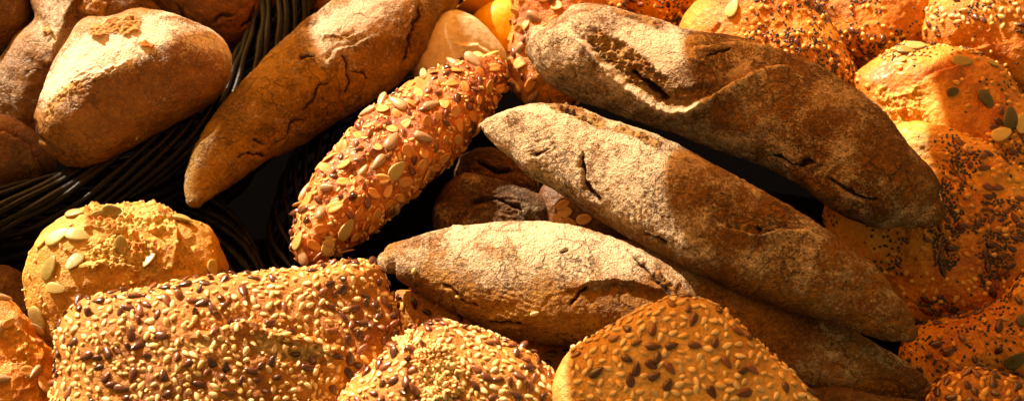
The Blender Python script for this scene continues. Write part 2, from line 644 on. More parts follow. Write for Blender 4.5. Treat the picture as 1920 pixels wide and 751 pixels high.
    if flip:
        N2 = -N2
    return me, V2, N2, dict(crumb=crumb, crack=crack)


def face_angles(nv, bias=0.45):
    """angles round a section, denser on the side of angle 0 (the camera's)"""
    a = np.linspace(-math.pi, math.pi, nv, endpoint=False)
    return a - bias * np.sin(a)


def tube(pts, n_len, n_round, z, squash=0.92, cap=1.0, sq=1.0):
    """a loaf: pts are (px, py, r_px[, dz_mm]) along the spine"""
    n_len, n_round = int(n_len * RES), int(n_round * RES)
    C = []
    for p in pts:
        zz = z + (p[3] * 0.001 if len(p) > 3 else 0)
        c = P(p[0], p[1], zz)
        C.append(list(c) + [p[2] * depth(c) / F])
    C = np.array(C)
    body = catmull(C, n_len)
    body[:, 3] = np.maximum(body[:, 3], 0.0008)
    ncap = max(6, int(n_len * 0.05))
    T = np.gradient(body[:, :3], axis=0)
    T /= np.linalg.norm(T, axis=1)[:, None]
    th = np.linspace(0.06, math.pi / 2, ncap, endpoint=False)
    r0, r1 = body[0, 3], body[-1, 3]
    c0 = [list(body[0, :3] - T[0] * r0 * cap * math.cos(a)) + [r0 * math.sin(a)] for a in th]
    c1 = [list(body[-1, :3] + T[-1] * r1 * cap * math.cos(a)) + [r1 * math.sin(a)] for a in th[::-1]]
    S = np.array(c0 + body.tolist() + c1)
    T = np.concatenate([np.repeat(T[:1], ncap, 0), T, np.repeat(T[-1:], ncap, 0)])
    view = CAM - S[:, :3]
    view /= np.linalg.norm(view, axis=1)[:, None]
    Nn = view - np.sum(view * T, 1)[:, None] * T
    Nn /= np.linalg.norm(Nn, axis=1)[:, None]
    B = np.cross(T, Nn)
    a = face_angles(n_round)
    sx, cx = np.sin(a), np.cos(a)
    if sq != 1.0:
        sx = np.sign(sx) * np.abs(sx) ** sq
        cx = np.sign(cx) * np.abs(cx) ** sq
    G = S[:, None, :3] + S[:, None, 3:4] * (B[:, None, :] * sx[None, :, None] + squash * Nn[:, None, :] * cx[None, :, None])
    return G


def dome(outline, peak, z, n_ring, n_round, hf, hb=None, tilt=0.2, e=0.85, e2=None):
    """a roll: outline in photo pixels lying on a plane through the peak point's place, swelling to both sides of it"""
    hb = hf if hb is None else hb
    n_ring, n_round = int(n_ring * RES), int(n_round * RES)
    C = P(peak[0], peak[1], z)
    v = CAM - C
    v /= np.linalg.norm(v)
    n = v * (1 - tilt) + np.array([0, 0, 1.0]) * tilt
    n /= np.linalg.norm(n)
    sc = depth(C) / F
    O = []
    for p in outline:
        d = ray(p[0], p[1])
        t = ((C - CAM) @ n) / (d @ n)
        O.append(CAM + d * t)
    O = catmull(np.array(O), n_round, closed=True)
    th = np.linspace(0.012, math.pi - 0.05, n_ring)
    th = th - 0.28 * np.sin(2 * th) * 0.0
    # more rings on the front half
    u = np.linspace(0, 1, n_ring)
    u = np.where(u < 0.7, u / 0.7 * 0.5, 0.5 + (u - 0.7) / 0.3 * 0.5)
    th = 0.012 + u * (math.pi - 0.03)
    e2 = e if e2 is None else e2
    s = np.abs(np.sin(th)) ** e
    c = np.sign(np.cos(th)) * np.abs(np.cos(th)) ** e2
    h = np.where(c > 0, hf, hb) * sc * c
    G = C + (O[None] - C) * s[:, None, None] + n * h[:, None, None]
    return G


# ------------------------------------------------------------------ seeds
def drop_mesh(name, L, Wd, T, mat, nl=7, nr=8, point=0.35, rim=0.0, bend=0.0, crease=0.0):
    """a seed: a flattened drop along x, lying in the xy plane"""
    vs = []
    for i in range(nl):
        t = (i + 0.5) / nl
        x = -math.cos(math.pi * t) if False else (2 * t - 1)
        x = math.sin(x * math.pi / 2)
        w = math.sqrt(max(0, 1 - x * x)) * (1 - point * x)
        for k in range(nr):
            a = 2 * math.pi * k / nr
            ca, sa = math.cos(a), math.sin(a)
            zz = T / 2 * w * sa * (1 - crease * math.exp(-(ca / 0.35) ** 2))
            if rim:
                zz += T * rim * (abs(ca) ** 3) * (1 if sa >= 0 else -1) * 0.5 * w
            vs.append((x * L / 2, Wd / 2 * w * ca, zz + bend * L * (x * x - 0.3)))
    vs = np.array(vs)
    q, t = grid_faces(nl, nr)
    allv = np.vstack([vs, [[-L / 2, 0, bend * L * .7]], [[L / 2, 0, bend * L * .7]]])
    q = q[:, ::-1]
    t = t[:, ::-1]
    a, b, c = allv[q[:, 0]], allv[q[:, 1]], allv[q[:, 2]]
    if np.sum(np.cross(b - a, c - a) * a) < 0:
        q = q[:, ::-1]
        t = t[:, ::-1]
    return mesh_np(name, allv, q, t, mat)



PX = 0.00026      # one photo pixel at the middle of the heap, metres


def variants(name, n, L, Wd, T, mats, **kw):
    out = []
    for i in range(n):
        f = rng.uniform(0.9, 1.1, 3)
        k2 = dict(kw)
        if 'bend' in kw:
            k2['bend'] = kw['bend'] * rng.uniform(-1, 1)
        out.append(drop_mesh(name, L * f[0], Wd * f[1], T * f[2], mats[i % len(mats)], **k2))
    return out


SEEDS = {
    'sesame_seed': variants('sesame_seed', 4, 16 * PX, 8.8 * PX, 4.6 * PX, [M['sesame']], nl=5, nr=7, point=0.3),
    'toasted_sesame_seed': variants('toasted_sesame_seed', 4, 15 * PX, 9 * PX, 5 * PX, [M['sesame_shade']], nl=5, nr=7, point=0.3),
    'linseed': variants('linseed', 4, 24 * PX, 12.5 * PX, 6.5 * PX, [M['flax'], M['flax'], M['flax_red']], nl=6, nr=8, point=0.42),
    'red_linseed': variants('red_linseed', 3, 24 * PX, 12.5 * PX, 6.5 * PX, [M['flax_red'], M['flax_red'], M['flax']], nl=6, nr=8, point=0.42),
    'pumpkin_seed': variants('pumpkin_seed', 3, 46 * PX, 27 * PX, 9 * PX, [M['pumpkin']], nl=12, nr=16, point=0.25, rim=0.5, bend=0.05),
    'dark_pumpkin_seed': variants('dark_pumpkin_seed', 2, 44 * PX, 25 * PX, 9 * PX, [M['pumpkin_dark']], nl=12, nr=16, point=0.25, rim=0.5, bend=0.05),
    'pale_pumpkin_seed': variants('pale_pumpkin_seed', 2, 42 * PX, 26 * PX, 8 * PX, [M['pumpkin_pale']], nl=12, nr=16, point=0.2, rim=0.5, bend=0.05),
    'sunflower_seed': variants('sunflower_seed', 3, 38 * PX, 18 * PX, 12 * PX, [M['sunflower']], nl=9, nr=10, point=0.4),
    'oat_flake': variants('oat_flake', 4, 32 * PX, 20 * PX, 5 * PX, [M['oat']], nl=9, nr=14, point=0.1, crease=0.75, bend=0.12, rim=0.25),
    'poppy_seed': variants('poppy_seed', 2, 6.5 * PX, 6 * PX, 5 * PX, [M['poppy']], nl=3, nr=5, point=0.0),
    'millet_grain': variants('millet_grain', 2, 10 * PX, 9.5 * PX, 8 * PX, [M['millet']], nl=4, nr=6, point=0.0),
    'crumb_flake': variants('crumb_flake', 4, 11 * PX, 7 * PX, 4 * PX, [M['bran']], nl=3, nr=5, point=0.2, bend=0.2),
}
SEED_LEN = {'sesame_seed': 14, 'toasted_sesame_seed': 14, 'linseed': 19, 'red_linseed': 19, 'pumpkin_seed': 38, 'dark_pumpkin_seed': 36, 'pale_pumpkin_seed': 36,
            'sunflower_seed': 27, 'oat_flake': 28, 'poppy_seed': 5, 'millet_grain': 9, 'crumb_flake': 8}
_cache = {}


def arrays(me):
    if me.name not in _cache:
        v = np.empty(len(me.vertices) * 3)
        me.vertices.foreach_get('co', v)
        polys = [tuple(p.vertices) for p in me.polygons]
        q = np.array([p for p in polys if len(p) == 4])
        t = np.array([p for p in polys if len(p) == 3])
        _cache[me.name] = (v.reshape(-1, 3), q, t)
    return _cache[me.name]


def frame_for(n, spin, lean):
    n = n / np.linalg.norm(n)
    a = np.array([0.0, 0, 1]) if abs(n[2]) < 0.9 else np.array([1.0, 0, 0])
    x = np.cross(a, n)
    x /= np.linalg.norm(x)
    y = np.cross(n, x)
    x2 = x * math.cos(spin) + y * math.sin(spin)
    y2 = np.cross(n, x2)
    # lean about y2
    x3 = x2 * math.cos(lean) + n * math.sin(lean)
    n3 = np.cross(x3, y2)
    return np.stack([x3, y2, n3], 1)


class Taken:
    def __init__(s, cell):
        s.c = cell
        s.d = {}

    def ok(s, p, r):
        k = tuple((p // s.c).astype(int))
        n = int(math.ceil(r / s.c)) + 1
        for i in range(-n, n + 1):
            for j in range(-n, n + 1):
                for l in range(-n, n + 1):
                    for q, rq in s.d.get((k[0] + i, k[1] + j, k[2] + l), ()):
                        if (q[0] - p[0]) ** 2 + (q[1] - p[1]) ** 2 + (q[2] - p[2]) ** 2 < (0.5 * (r + rq)) ** 2:
                            return False
        s.d.setdefault(k, []).append((p, r))
        return True


def sow(root, center, V, N, kind, count, dens=None, spacing=0.8, lift=0.25, lean=0.25, taken=None, margin=40, crumb=None, parts=True, region=None, size=1.0, fmin=-0.1):
    """scatter one kind of seed over a bread: the largest in view as parts, the rest joined"""
    n = len(V)
    px = proj(V)
    vw = CAM - V
    vw /= np.linalg.norm(vw, axis=1)[:, None]
    fc = np.sum(vw * N, 1)
    w = (fc > fmin) & (px[:, 0] > -margin) & (px[:, 0] < W + margin) & (px[:, 1] > -margin) & (px[:, 1] < H + margin)
    w = w.astype(float)
    # vertices are unevenly spaced: weigh by local area (stored beforehand)
    w = w * AREA['a']
    if dens is not None:
        w = w * np.clip(dens, 0, None)
    if region is not None:
        w = w * region(px)
    if w.sum() <= 0:
        return
    cand = rng.choice(n, size=min(n, count * 3), replace=True, p=w / w.sum())
    r = SEED_LEN[kind] * PX * spacing * size
    chosen = []
    for i in cand:
        if taken is not None and not taken.ok(V[i], r):
            continue
        chosen.append(i)
        if len(chosen) >= count:
            break
    meshes = SEEDS[kind]
    inst = []
    for i in chosen:
        f = frame_for(N[i] + rng.normal(0, 0.12, 3), rng.uniform(0, 2 * math.pi), rng.normal(0, lean))
        s = rng.uniform(0.72, 1.18) * size
        me = meshes[rng.integers(len(meshes))]
        T = SEED_LEN[kind] * PX
        pos = V[i] + N[i] * lift * 0.18 * T
        inst.append((pos, f, s, me, i))
    # nearest, most frontal and in frame first
    def rank(it):
        p = px[it[4]]
        inside = 0 <= p[0] <= W and 0 <= p[1] <= H
        return -(fc[it[4]] + (2 if inside else 0))
    inst.sort(key=rank)
    npart = 300 if (parts and SEED_LEN[kind] >= 12) else 0
    pname = {'red_linseed': 'linseed', 'toasted_sesame_seed': 'sesame_seed', 'dark_pumpkin_seed': 'pumpkin_seed', 'pale_pumpkin_seed': 'pumpkin_seed'}.get(kind, kind)
    used = root.get('_n_' + pname, 0)
    npart = max(0, npart - used)
    for pos, f, s, me, i in inst[:npart]:
        o = bpy.data.objects.new(pname, me)
        COL.objects.link(o)
        o.parent = root
        m = np.eye(4)
        m[:3, :3] = f * s
        m[:3, 3] = pos - center
        o.matrix_local = Matrix(m.tolist())
    root['_n_' + pname] = used + len(inst[:npart])
    rest = inst[npart:]
    if rest:
        vs, qs, ts, tint = [], [], [], []
        off = 0
        for pos, f, s, me, i in rest:
            v, q, t = arrays(me)
            vs.append(v @ (f * s).T + (pos - center))
            qs.append(q + off)
            ts.append(t + off)
            tint.append(np.full(len(v), rng.uniform()))
            off += len(v)
        me2 = mesh_np(pname + 's', np.vstack(vs), np.vstack(qs), np.vstack(ts), rest[0][3].materials[0], dict(tint=np.concatenate(tint)))
        o = link(pname + 's', me2, root)
        o['kind'] = 'stuff'


AREA = {}


def set_area(G):
    du = np.gradient(G, axis=0)
    dv = np.roll(G, -1, 1) - G
    AREA['a'] = np.linalg.norm(np.cross(du, dv), axis=-1).reshape(-1)


def place(px, py, V, N):
    """index of the front vertex of a bread nearest a photo pixel"""
    p = proj(V)
    vw = CAM - V
    fc = np.sum(vw * N, 1)
    d = np.where(fc > 0, (p[:, 0] - px) ** 2 + (p[:, 1] - py) ** 2, 1e9)
    return int(np.argmin(d))


def stick(root, center, V, N, kind, spots, taken=None, lift=0.5):
    """single seeds at chosen spots: (px, py, angle in the picture, size)"""
    for px, py, ang, s in spots:
        i = place(px, py, V, N)
        n = N[i] / np.linalg.norm(N[i])
        d = cr * math.cos(R(ang)) + cu * math.sin(R(ang))
        x = d - (d @ n) * n
        x /= np.linalg.norm(x)
        f = np.stack([x, np.cross(n, x), n], 1) * s
        me = SEEDS[kind][rng.integers(len(SEEDS[kind]))]
        pname = {'red_linseed': 'linseed', 'dark_pumpkin_seed': 'pumpkin_seed', 'pale_pumpkin_seed': 'pumpkin_seed'}.get(kind, kind)
        o = bpy.data.objects.new(pname, me)
        COL.objects.link(o)
        o.parent = root
        m = np.eye(4)
        m[:3, :3] = f
        m[:3, 3] = V[i] + n * lift * 0.0012 - center
        o.matrix_local = Matrix(m.tolist())
        root['_n_' + pname] = root.get('_n_' + pname, 0) + 1
        if taken is not None:
            taken.ok(V[i], SEED_LEN[kind] * PX * s * 0.9)


def bread(name, G, mat, label, cat, group, seed=1, lump={}, features=(), flour=0.0, bake=0.0, seeds=False):
    """a bread as one mesh, or (seeds) an Empty with its crust as a part"""
    c = G.reshape(-1, 3).mean(0)
    c[2] = G.reshape(-1, 3)[:, 2].min()
    me, V, N, A = finish(G, 'crust' if seeds else name, mat, seed, lump, features, flour, bake, c)
    if seeds:
        root = bpy.data.objects.new(name, None)
        root.empty_display_size = 0.01
        COL.objects.link(root)
        root.location = c
        link('crust', me, root)
    else:
        root = link(name, me, None, c)
    tag(root, label, cat, group)
    set_area(G)
    return root, c, V, N, A


def fk(k, p, w, h, **kw):
    d = dict(k=k, p=p, w=w, h=h)
    d.update(kw)
    return d


# ------------------------------------------------------------------ the stall table and the baskets
def slab(name, poly, thick, mat):
    from mathutils.geometry import tessellate_polygon
    poly = [np.array(p) for p in poly]
    n = len(poly)
    tri = tessellate_polygon([[Vector((p[0], p[1], 0)) for p in poly]])
    vs = [tuple(p) for p in poly] + [tuple(p - np.array([0, 0, thick])) for p in poly]
    me = bpy.data.meshes.new(name)
    me.from_pydata(vs, [], [list(f) for f in tri] + [[a + n for a in f[::-1]] for f in tri] + [[i, i + n, (i + 1) % n + n, (i + 1) % n] for i in range(n)])
    me.materials.append(mat)
    me.update()
    return me


TZ = -0.135
o = link('stall_table', slab('stall_table', [(-1.5, -1.2, TZ), (1.5, -1.2, TZ), (1.5, 1.8, TZ), (-1.5, 1.8, TZ)], 0.03,
                             cloth_mat('dark_tablecloth', (0.0008, 0.0007, 0.0007), (0.002, 0.0018, 0.0018))))
o['kind'] = 'structure'

# an added sheet out of view, cut to throw the shade over the right half of the heap
sp_ = [(1318, -10, 0.03), (1290, 90, 0.03), (1290, 200, 0.03), (1268, 262, 0.04), (1232, 350, 0.04), (1262, 440, 0.035), (1300, 550, 0.02), (1190, 594, 0.03), (1085, 660, 0.03), (1060, 760, 0.03),
       (1040, 1000, 0.03), (2500, 1000, 0.03), (2500, 140, 0.0), (1930, 130, 0.0), (1855, 118, 0.0), (1772, 168, 0.0), (1752, 250, 0.0), (1742, 335, 0.0), (1650, 190, 0.035), (1560, 90, 0.035), (1440, 40, 0.035)]
poly = [P(x, y, z) + SUN * 0.36 for x, y, z in sp_]
SHADE_SHEET_BROWN = cloth_mat('brown_shade_sheet', (0.14, 0.07, 0.03), (0.22, 0.12, 0.05))  # for the added sheets that shade the left side
o = link('unseen_shade_sheet', slab('unseen_shade_sheet', poly, 0.002, shade_sheet_mat()))
tag(o, 'translucent orange sheet added out of view to shade and warm the right half of the breads', 'shade sheet')
sp_ = [(430, -260, 0.0), (560, -200, 0.0), (584, 0, 0.01), (588, 70, 0.01), (612, 126, 0.014), (645, 92, 0.014), (700, 62, 0.014), (745, 20, 0.014), (790, -60, 0.01), (850, -60, 0.0), (845, 40, 0.0), (790, 95, 0.0), (700, 190, 0.0),
       (635, 255, 0.0), (575, 325, 0.0), (535, 400, 0.0), (520, 520, -0.02), (440, 500, -0.02), (395, 400, 0.0), (340, 372, 0.0), (345, 325, 0.0), (405, 265, 0.0), (475, 155, 0.0), (470, 90, 0.005), (400, 60, 0.005), (330, 20, 0.0), (250, 0, 0.0), (250, -200, 0.0)]
poly = [P(x, y, z) + SUN * 0.36 for x, y, z in sp_]
o = link('unseen_shade_sheet', slab('unseen_shade_sheet', poly, 0.002, SHADE_SHEET_BROWN))  # added unseen sheet, outlined to shade the basket and long loaf
tag(o, 'brown sheet added out of view to shade the black wicker basket rim', 'shade sheet')


sp_ = [(-400, 95, 0.0), (6, 104, 0.0), (50, 60, 0.0), (62, 40, 0.0), (76, 66, 0.0), (90, 104, 0.0), (78, 150, 0.0), (56, 215, 0.0), (60, 262, 0.0), (96, 318, 0.0), (120, 372, 0.0), (40, 430, 0.0), (-400, 470, 0.0)]
poly = [P(x, y, z) + SUN * 0.36 for x, y, z in sp_]
o = link('unseen_shade_sheet', slab('unseen_shade_sheet', poly, 0.002, SHADE_SHEET_BROWN))  # another added sheet out of view, outlined to darken the left rolls
tag(o, 'brown sheet added out of view to shade the rolls at the left edge', 'shade sheet')


def strand_mesh(pts, r, nr=6):
    pts = np.asarray(pts)
    T = np.gradient(pts, axis=0)
    T /= np.linalg.norm(T, axis=1)[:, None]
    up = np.array([0.12, 0.2, 1.0])
    B = np.cross(T, up)
    B /= np.linalg.norm(B, axis=1)[:, None]
    N = np.cross(B, T)
    a = np.linspace(0, 2 * math.pi, nr, endpoint=False)
    rr = r * (1 + 0.12 * np.sin(np.arange(len(pts)) * 0.7 + rng.uniform(0, 6)))
    G = pts[:, None] + rr[:, None, None] * (B[:, None] * np.cos(a)[None, :, None] + N[:, None] * np.sin(a)[None, :, None])
    V = G.reshape(-1, 3)
    q, t = grid_faces(len(pts), nr)
    allv = np.vstack([V, pts[0], pts[-1]])
    x, y, z = allv[q[:, 0]], allv[q[:, 1]], allv[q[:, 2]]
    if np.sum(np.cross(y - x, z - x) * (x - np.repeat(pts[:-1], nr, 0)[:len(x)])) < 0:
        q = q[:, ::-1]
        t = t[:, ::-1]
    return allv, q, t


def basket(label, path, z, rad, n_rope, twist, r_strand, wall_rows=0, drop=0.006, out=(0, 0, 0), wave=0.0012, n=90):
    """a twisted rope rim along a path of photo pixels (px, py[, dz mm]), and woven rows of wall below it"""
    C = np.array([P(p[0], p[1], z + (p[2] * 0.001 if len(p) > 2 else 0)) for p in path])
    c = catmull(C, n)
    base = c.mean(0)
    base[2] = c[:, 2].min() - drop * wall_rows
    root = bpy.data.objects.new('wicker_basket', None)
    root.empty_display_size = 0.01
    COL.objects.link(root)
    root.location = base
    tag(root, label, 'basket', 'black wicker baskets under the breads')
    T = np.gradient(c, axis=0)
    L = np.concatenate([[0], np.cumsum(np.linalg.norm(np.diff(c, axis=0), axis=1))])
    T /= np.linalg.norm(T, axis=1)[:, None]
    B = np.cross(T, np.array([0, 0, 1.0]))
    B /= np.linalg.norm(B, axis=1)[:, None]
    N = np.cross(B, T)
    for k in range(n_rope):
        ph = 2 * math.pi * k / n_rope + rng.normal(0, 0.08)
        a = ph + L * twist
        rr = rad * (1 + 0.06 * np.sin(L * 160 + k * 2.1))
        pts = c + B * (rr * np.cos(a))[:, None] * 1.15 + N * (rr * np.sin(a))[:, None] * 0.85
        v, q, t = strand_mesh(pts, r_strand * rng.uniform(0.85, 1.15))
        link('wicker_strand', mesh_np('wicker_strand', v - base, q, t, M['wicker']), root)
    outv = np.array(out, float)
    for row in range(wall_rows):
        pts = c - np.array([0, 0, 1.0]) * (rad * 0.9 + drop * (row + 0.5)) + outv * (row + 1)
        pts = pts + B * (wave * np.sin(L * 260 + math.pi * (row % 2)))[:, None]
        v, q, t = strand_mesh(pts, drop * 0.56)
        link('wicker_row', mesh_np('wicker_row', v - base, q, t, M['wicker']), root)
    # upright stakes between the rows
    if wall_rows:
        for s in np.arange(0.01, L[-1], 0.017):
            i = int(np.searchsorted(L, s))
            i = min(i, len(c) - 1)
            top = c[i]
            pts = np.array([top - np.array([0, 0, 1.0]) * (rad * 0.5 + drop * wall_rows * f) + outv * wall_rows * f for f in np.linspace(0, 1, 6)])
            v, q, t = strand_mesh(pts + np.array([1e-5, 0, 0]), drop * 0.35)
            link('wicker_stake', mesh_np('wicker_stake', v - base, q, t, M['wicker']), root)
    return root


basket('black wicker basket rim curving between the brown rolls and the long amber loaf',
       [(-140, 430), (0, 400), (120, 372), (240, 320), (350, 262), (430, 190), (490, 110), (530, 30), (545, -60), (540, -160)],
       -0.022, 0.0115, 15, 26, 0.0019, 6, 0.0075, (0.0006, -0.0012, 0))
basket('black wicker basket rim behind the long amber loaf at the top',
       [(575, 190), (560, 110), (548, 40), (575, -20), (640, -70), (760, -110)],
       -0.045, 0.009, 11, 40, 0.0019, 4, 0.0075)
basket('black wicker basket curving round under the seeded baguette',
       [(800, 175), (720, 205), (640, 245), (590, 300), (560, 370), (545, 440), (560, 520)],
       -0.052, 0.010, 11, 30, 0.0018, 6, 0.008)
basket('black wicker basket edge showing just right of the pumpkin seed bun',
       [(350, 360), (390, 400), (425, 440), (452, 490), (470, 560), (470, 640)],
       -0.055, 0.008, 9, 34, 0.0019, 5, 0.008)

# ------------------------------------------------------------------ top left basket: brown rolls
G_roll = 'crusty brown rolls in the top left basket'


def fl_noise(base, amp=0.3, f=28, s=1):
    return lambda V, N, px: base + amp * fbm(V, f, 3, s)


# roll behind, mostly in shade with one lit flank
bread('crusty_roll', dome([(66, 40), (60, -20), (110, -80), (230, -80), (300, -20), (300, 60), (200, 120), (130, 190), (80, 260), (10, 270), (-20, 180), (20, 90)], (110, 80), -0.028, 150, 200, 80, 60, 0.3),
      M['roll'], 'brown crusty roll with a split ridge, standing behind the big golden roll', 'bread roll', G_roll, 3,
      dict(big=2, mid=0.9), [fk('lip', [(150, -10), (128, 40), (110, 90), (98, 130)], 26, 5, sharp=3), fk('torn', [(180, -10), (165, 15), (200, 20)], 22, 1.0),
                             fk('flour', [(100, 10), (90, 60), (110, 80)], 30, 0.7), fk('torn', [(86, 50), (92, 70)], 9, 0.2)], flour=0.1)  # flour laid on the lit flank, brightening it in colour
bread('crusty_roll', dome([(64, -20), (67, 25), (52, 66), (10, 100), (-60, 115), (-130, 80), (-150, 0), (-110, -80), (-20, -90), (40, -70)], (-40, 0), -0.012, 110, 160, 85, 60, 0.25),
      M['roll'], 'smooth golden brown roll cut off by the top left corner', 'bread roll', G_roll, 5, dict(big=1.2, mid=0.3), [], flour=0.05, bake=0.25)
bread('crusty_roll', dome([(255, -60), (390, -110), (510, -80), (526, -20), (505, 34), (474, 70), (430, 90), (380, 76), (330, 46), (270, 20), (180, 30), (160, -20)], (370, -20), -0.022, 150, 200, 75, 60, 0.25),
      M['roll_brown'], 'dark brown cracked roll at the top edge beside the basket rim', 'bread roll', G_roll, 7,
      dict(big=2, mid=0.7), [fk('crack', [(395, 45), (420, 30), (440, 28)], 3, 1.2), fk('crack', [(330, 10), (350, 40)], 3, 1.0), fk('crack', [(480, 10), (470, 40), (450, 55)], 3, 1.0)], flour=0.0)
bread('crusty_roll', dome([(-90, 235), (0, 219), (40, 232), (82, 262), (106, 306), (98, 335), (50, 352), (-20, 362), (-110, 345), (-130, 290)], (0, 285), -0.022, 110, 160, 60, 45, 0.25),
      M['roll_brown'], 'dark reddish brown roll with a curved seam at the left edge', 'bread roll', G_roll, 9,
      dict(big=1, mid=0.3), [fk('lip', [(-60, 248), (10, 250), (55, 275), (80, 320), (80, 345)], 18, 4, sharp=3)], bake=0.15)

b1 = dome([(76, 226), (82, 172), (97, 122), (124, 78), (155, 38), (205, 33), (262, 20), (325, 33), (385, 66), (416, 102), (424, 142), (408, 182), (365, 213), (300, 248), (235, 286), (195, 309), (150, 314), (118, 302), (88, 262)],
          (228, 175), 0.004, 300, 380, 78, 60, 0.12, e=0.80, e2=1.0)
bread('crusty_roll', b1, M['roll'], 'big golden roll with a crumbly torn ridge, its top brightly lit', 'bread roll', G_roll, 11,
      dict(big=1.6, mid=0.45, fine=0.16),
      [fk('swell', [(95, 240), (160, 170), (250, 122), (390, 98)], 50, 5.0),
       fk('torn', [(168, 50), (195, 62), (212, 52), (235, 58), (262, 34)], 19, 0.6, r=1.6, dark=0.1),
       fk('torn', [(262, 80), (270, 92), (285, 98)], 9, 0.3, r=1.2, dark=0.2),
       fk('torn', [(96, 222), (112, 195), (140, 168), (165, 155)], 15, -0.4, r=1.7, dark=0.35, c=0.6),
       fk('torn', [(170, 152), (205, 138), (245, 118)], 8, 0.3, r=1.5, c=0.3), fk('flour', [(105, 150), (150, 95), (240, 75), (330, 65), (385, 90)], 44, 0.55),  # flour, laid heavier on the lit plane to brighten it in colour
       fk('crack', [(75, 225), (82, 250), (95, 262)], 5, 1.0),
       fk('flour', [(180, 110), (225, 92), (280, 70)], 34, 0.75), fk('flour', [(120, 165), (170, 130), (240, 110)], 26, 0.4),
       fk('wrinkle', [(135, 160), (185, 135)], 22, 0.5, f=0.7),
       fk('bake', [(150, 280), (300, 230), (400, 170)], 60, 0.35)], flour=0.04)

# ------------------------------------------------------------------ the long amber loaf, upper left
l0 = tube([(364, 376, 16), (372, 356, 30), (394, 322, 48), (430, 277, 62), (480, 232, 72), (540, 188, 82), (600, 140, 92), (660, 92, 97), (720, 40, 98), (775, -18, 88), (820, -75, 66), (845, -120, 30)],
          420, 260, -0.012, 0.9, 0.8)
bread('farmhouse_loaf', l0, M['amber_rustic'], 'long brown farmhouse loaf with a flour dusted top end and a peeled crust flap', 'loaf', 'long rustic loaves', 21,
      dict(big=2.2, mid=0.7, fine=0.25, ridge=0.35, ridgef=60),
      [fk('flour', [(620, 65), (700, 15), (760, -30)], 46, 0.95), fk('flour', [(595, 100), (606, 118)], 14, 0.8),
       fk('torn', [(606, 70), (640, 72), (662, 66)], 11, -1.2, r=0.7, c=0.35, dark=0.3),
       fk('lip', [(600, 62), (625, 62), (655, 66), (670, 60)], 14, 1.6, sharp=1.5, j=2),
       fk('lip', [(612, 118), (630, 92), (660, 84), (690, 70)], 16, 1.8, sharp=1.5, j=3, dark=0.5),
       fk('crack', [(638, 96), (652, 120), (655, 150), (645, 178)], 3.2, 1.6, j=6), fk('crack', [(655, 132), (680, 138), (690, 152)], 2.2, 1.0, j=5),
       fk('crack', [(620, 150), (600, 158), (590, 190), (572, 210)], 2.4, 1.1, j=7), fk('crack', [(572, 232), (548, 228), (530, 255), (500, 285)], 2.6, 1.2, j=8),
       fk('crack', [(440, 300), (470, 290), (510, 292)], 2.2, 0.9, j=8), fk('crack', [(480, 262), (500, 275)], 2.5, 1.0, j=4),
       fk('crack', [(560, 106), (578, 102), (592, 106)], 4.5, 1.8, j=2), fk('crack', [(785, 8), (788, 30), (775, 60), (768, 90), (755, 120)], 6, 2.0, j=5, lip=0.6),
       fk('wrinkle', [(770, 30), (755, 110)], 26, 0.8, f=0.5), fk('crack', [(620, 215), (600, 235), (585, 240)], 2, 0.8)],
      flour=lambda V, N, px: 0.10 + 0.25 * fbm(V, 60, 3, 4))

# ------------------------------------------------------------------ small pale rolls at the top
bread('small_bun', dome([(584, 5), (592, 45), (604, 58), (640, 25), (690, -10), (700, -60), (640, -80), (595, -50)], (635, -10), -0.035, 70, 90, 40, 35, 0.2),
      M['roll'], 'small golden bun peeking out behind the long farmhouse loaf', 'bun', None, 31, dict(big=1, mid=0.2, fine=0.3), [])
bread('milk_roll', dome([(870, 8), (858, -30), (890, -60), (940, -50), (950, -10), (925, 20), (900, 34), (870, 28), (850, 20)], (898, -10), -0.045, 60, 80, 40, 35, 0.2),
      M['yellow'], 'smooth yellow roll at the top edge, the farther of the two', 'bread roll', 'smooth yellow rolls at the top', 33, dict(big=0.6, mid=0.15, fine=0.03), [])
bread('milk_roll', dome([(885, 42), (905, 15), (940, 0), (985, 0), (1000, 50), (990, 110), (950, 118), (915, 95)], (938, 60), -0.04, 80, 100, 45, 35, 0.2),
      M['yellow'], 'smooth yellow roll wedged between the white roll and the oat crusted bread', 'bread roll', 'smooth yellow rolls at the top', 35, dict(big=0.6, mid=0.15, fine=0.03), [])
bread('white_roll', dome([(770, 120), (790, 70), (815, 40), (845, 22), (875, 26), (905, 45), (932, 72), (950, 100), (945, 122), (890, 150), (800, 180)], (865, 95), -0.026, 110, 140, 48, 40, 0.15),
      M['white'], 'pale white roll with a slit behind the seeded baguette', 'bread roll', None, 37, dict(big=1.2, mid=0.4, fine=0.12),
      [fk('lip', [(862, 80), (895, 84), (930, 104)], 14, 2.0, dark=0.15), fk('flour', [(820, 60), (880, 50)], 30, 0.3), fk('lip', [(840, 24), (860, 28), (885, 34)], 10, 1.2, j=3)])

# ------------------------------------------------------------------ seeded rolls at the upper right
G_bun = 'mixed seed buns on the right'


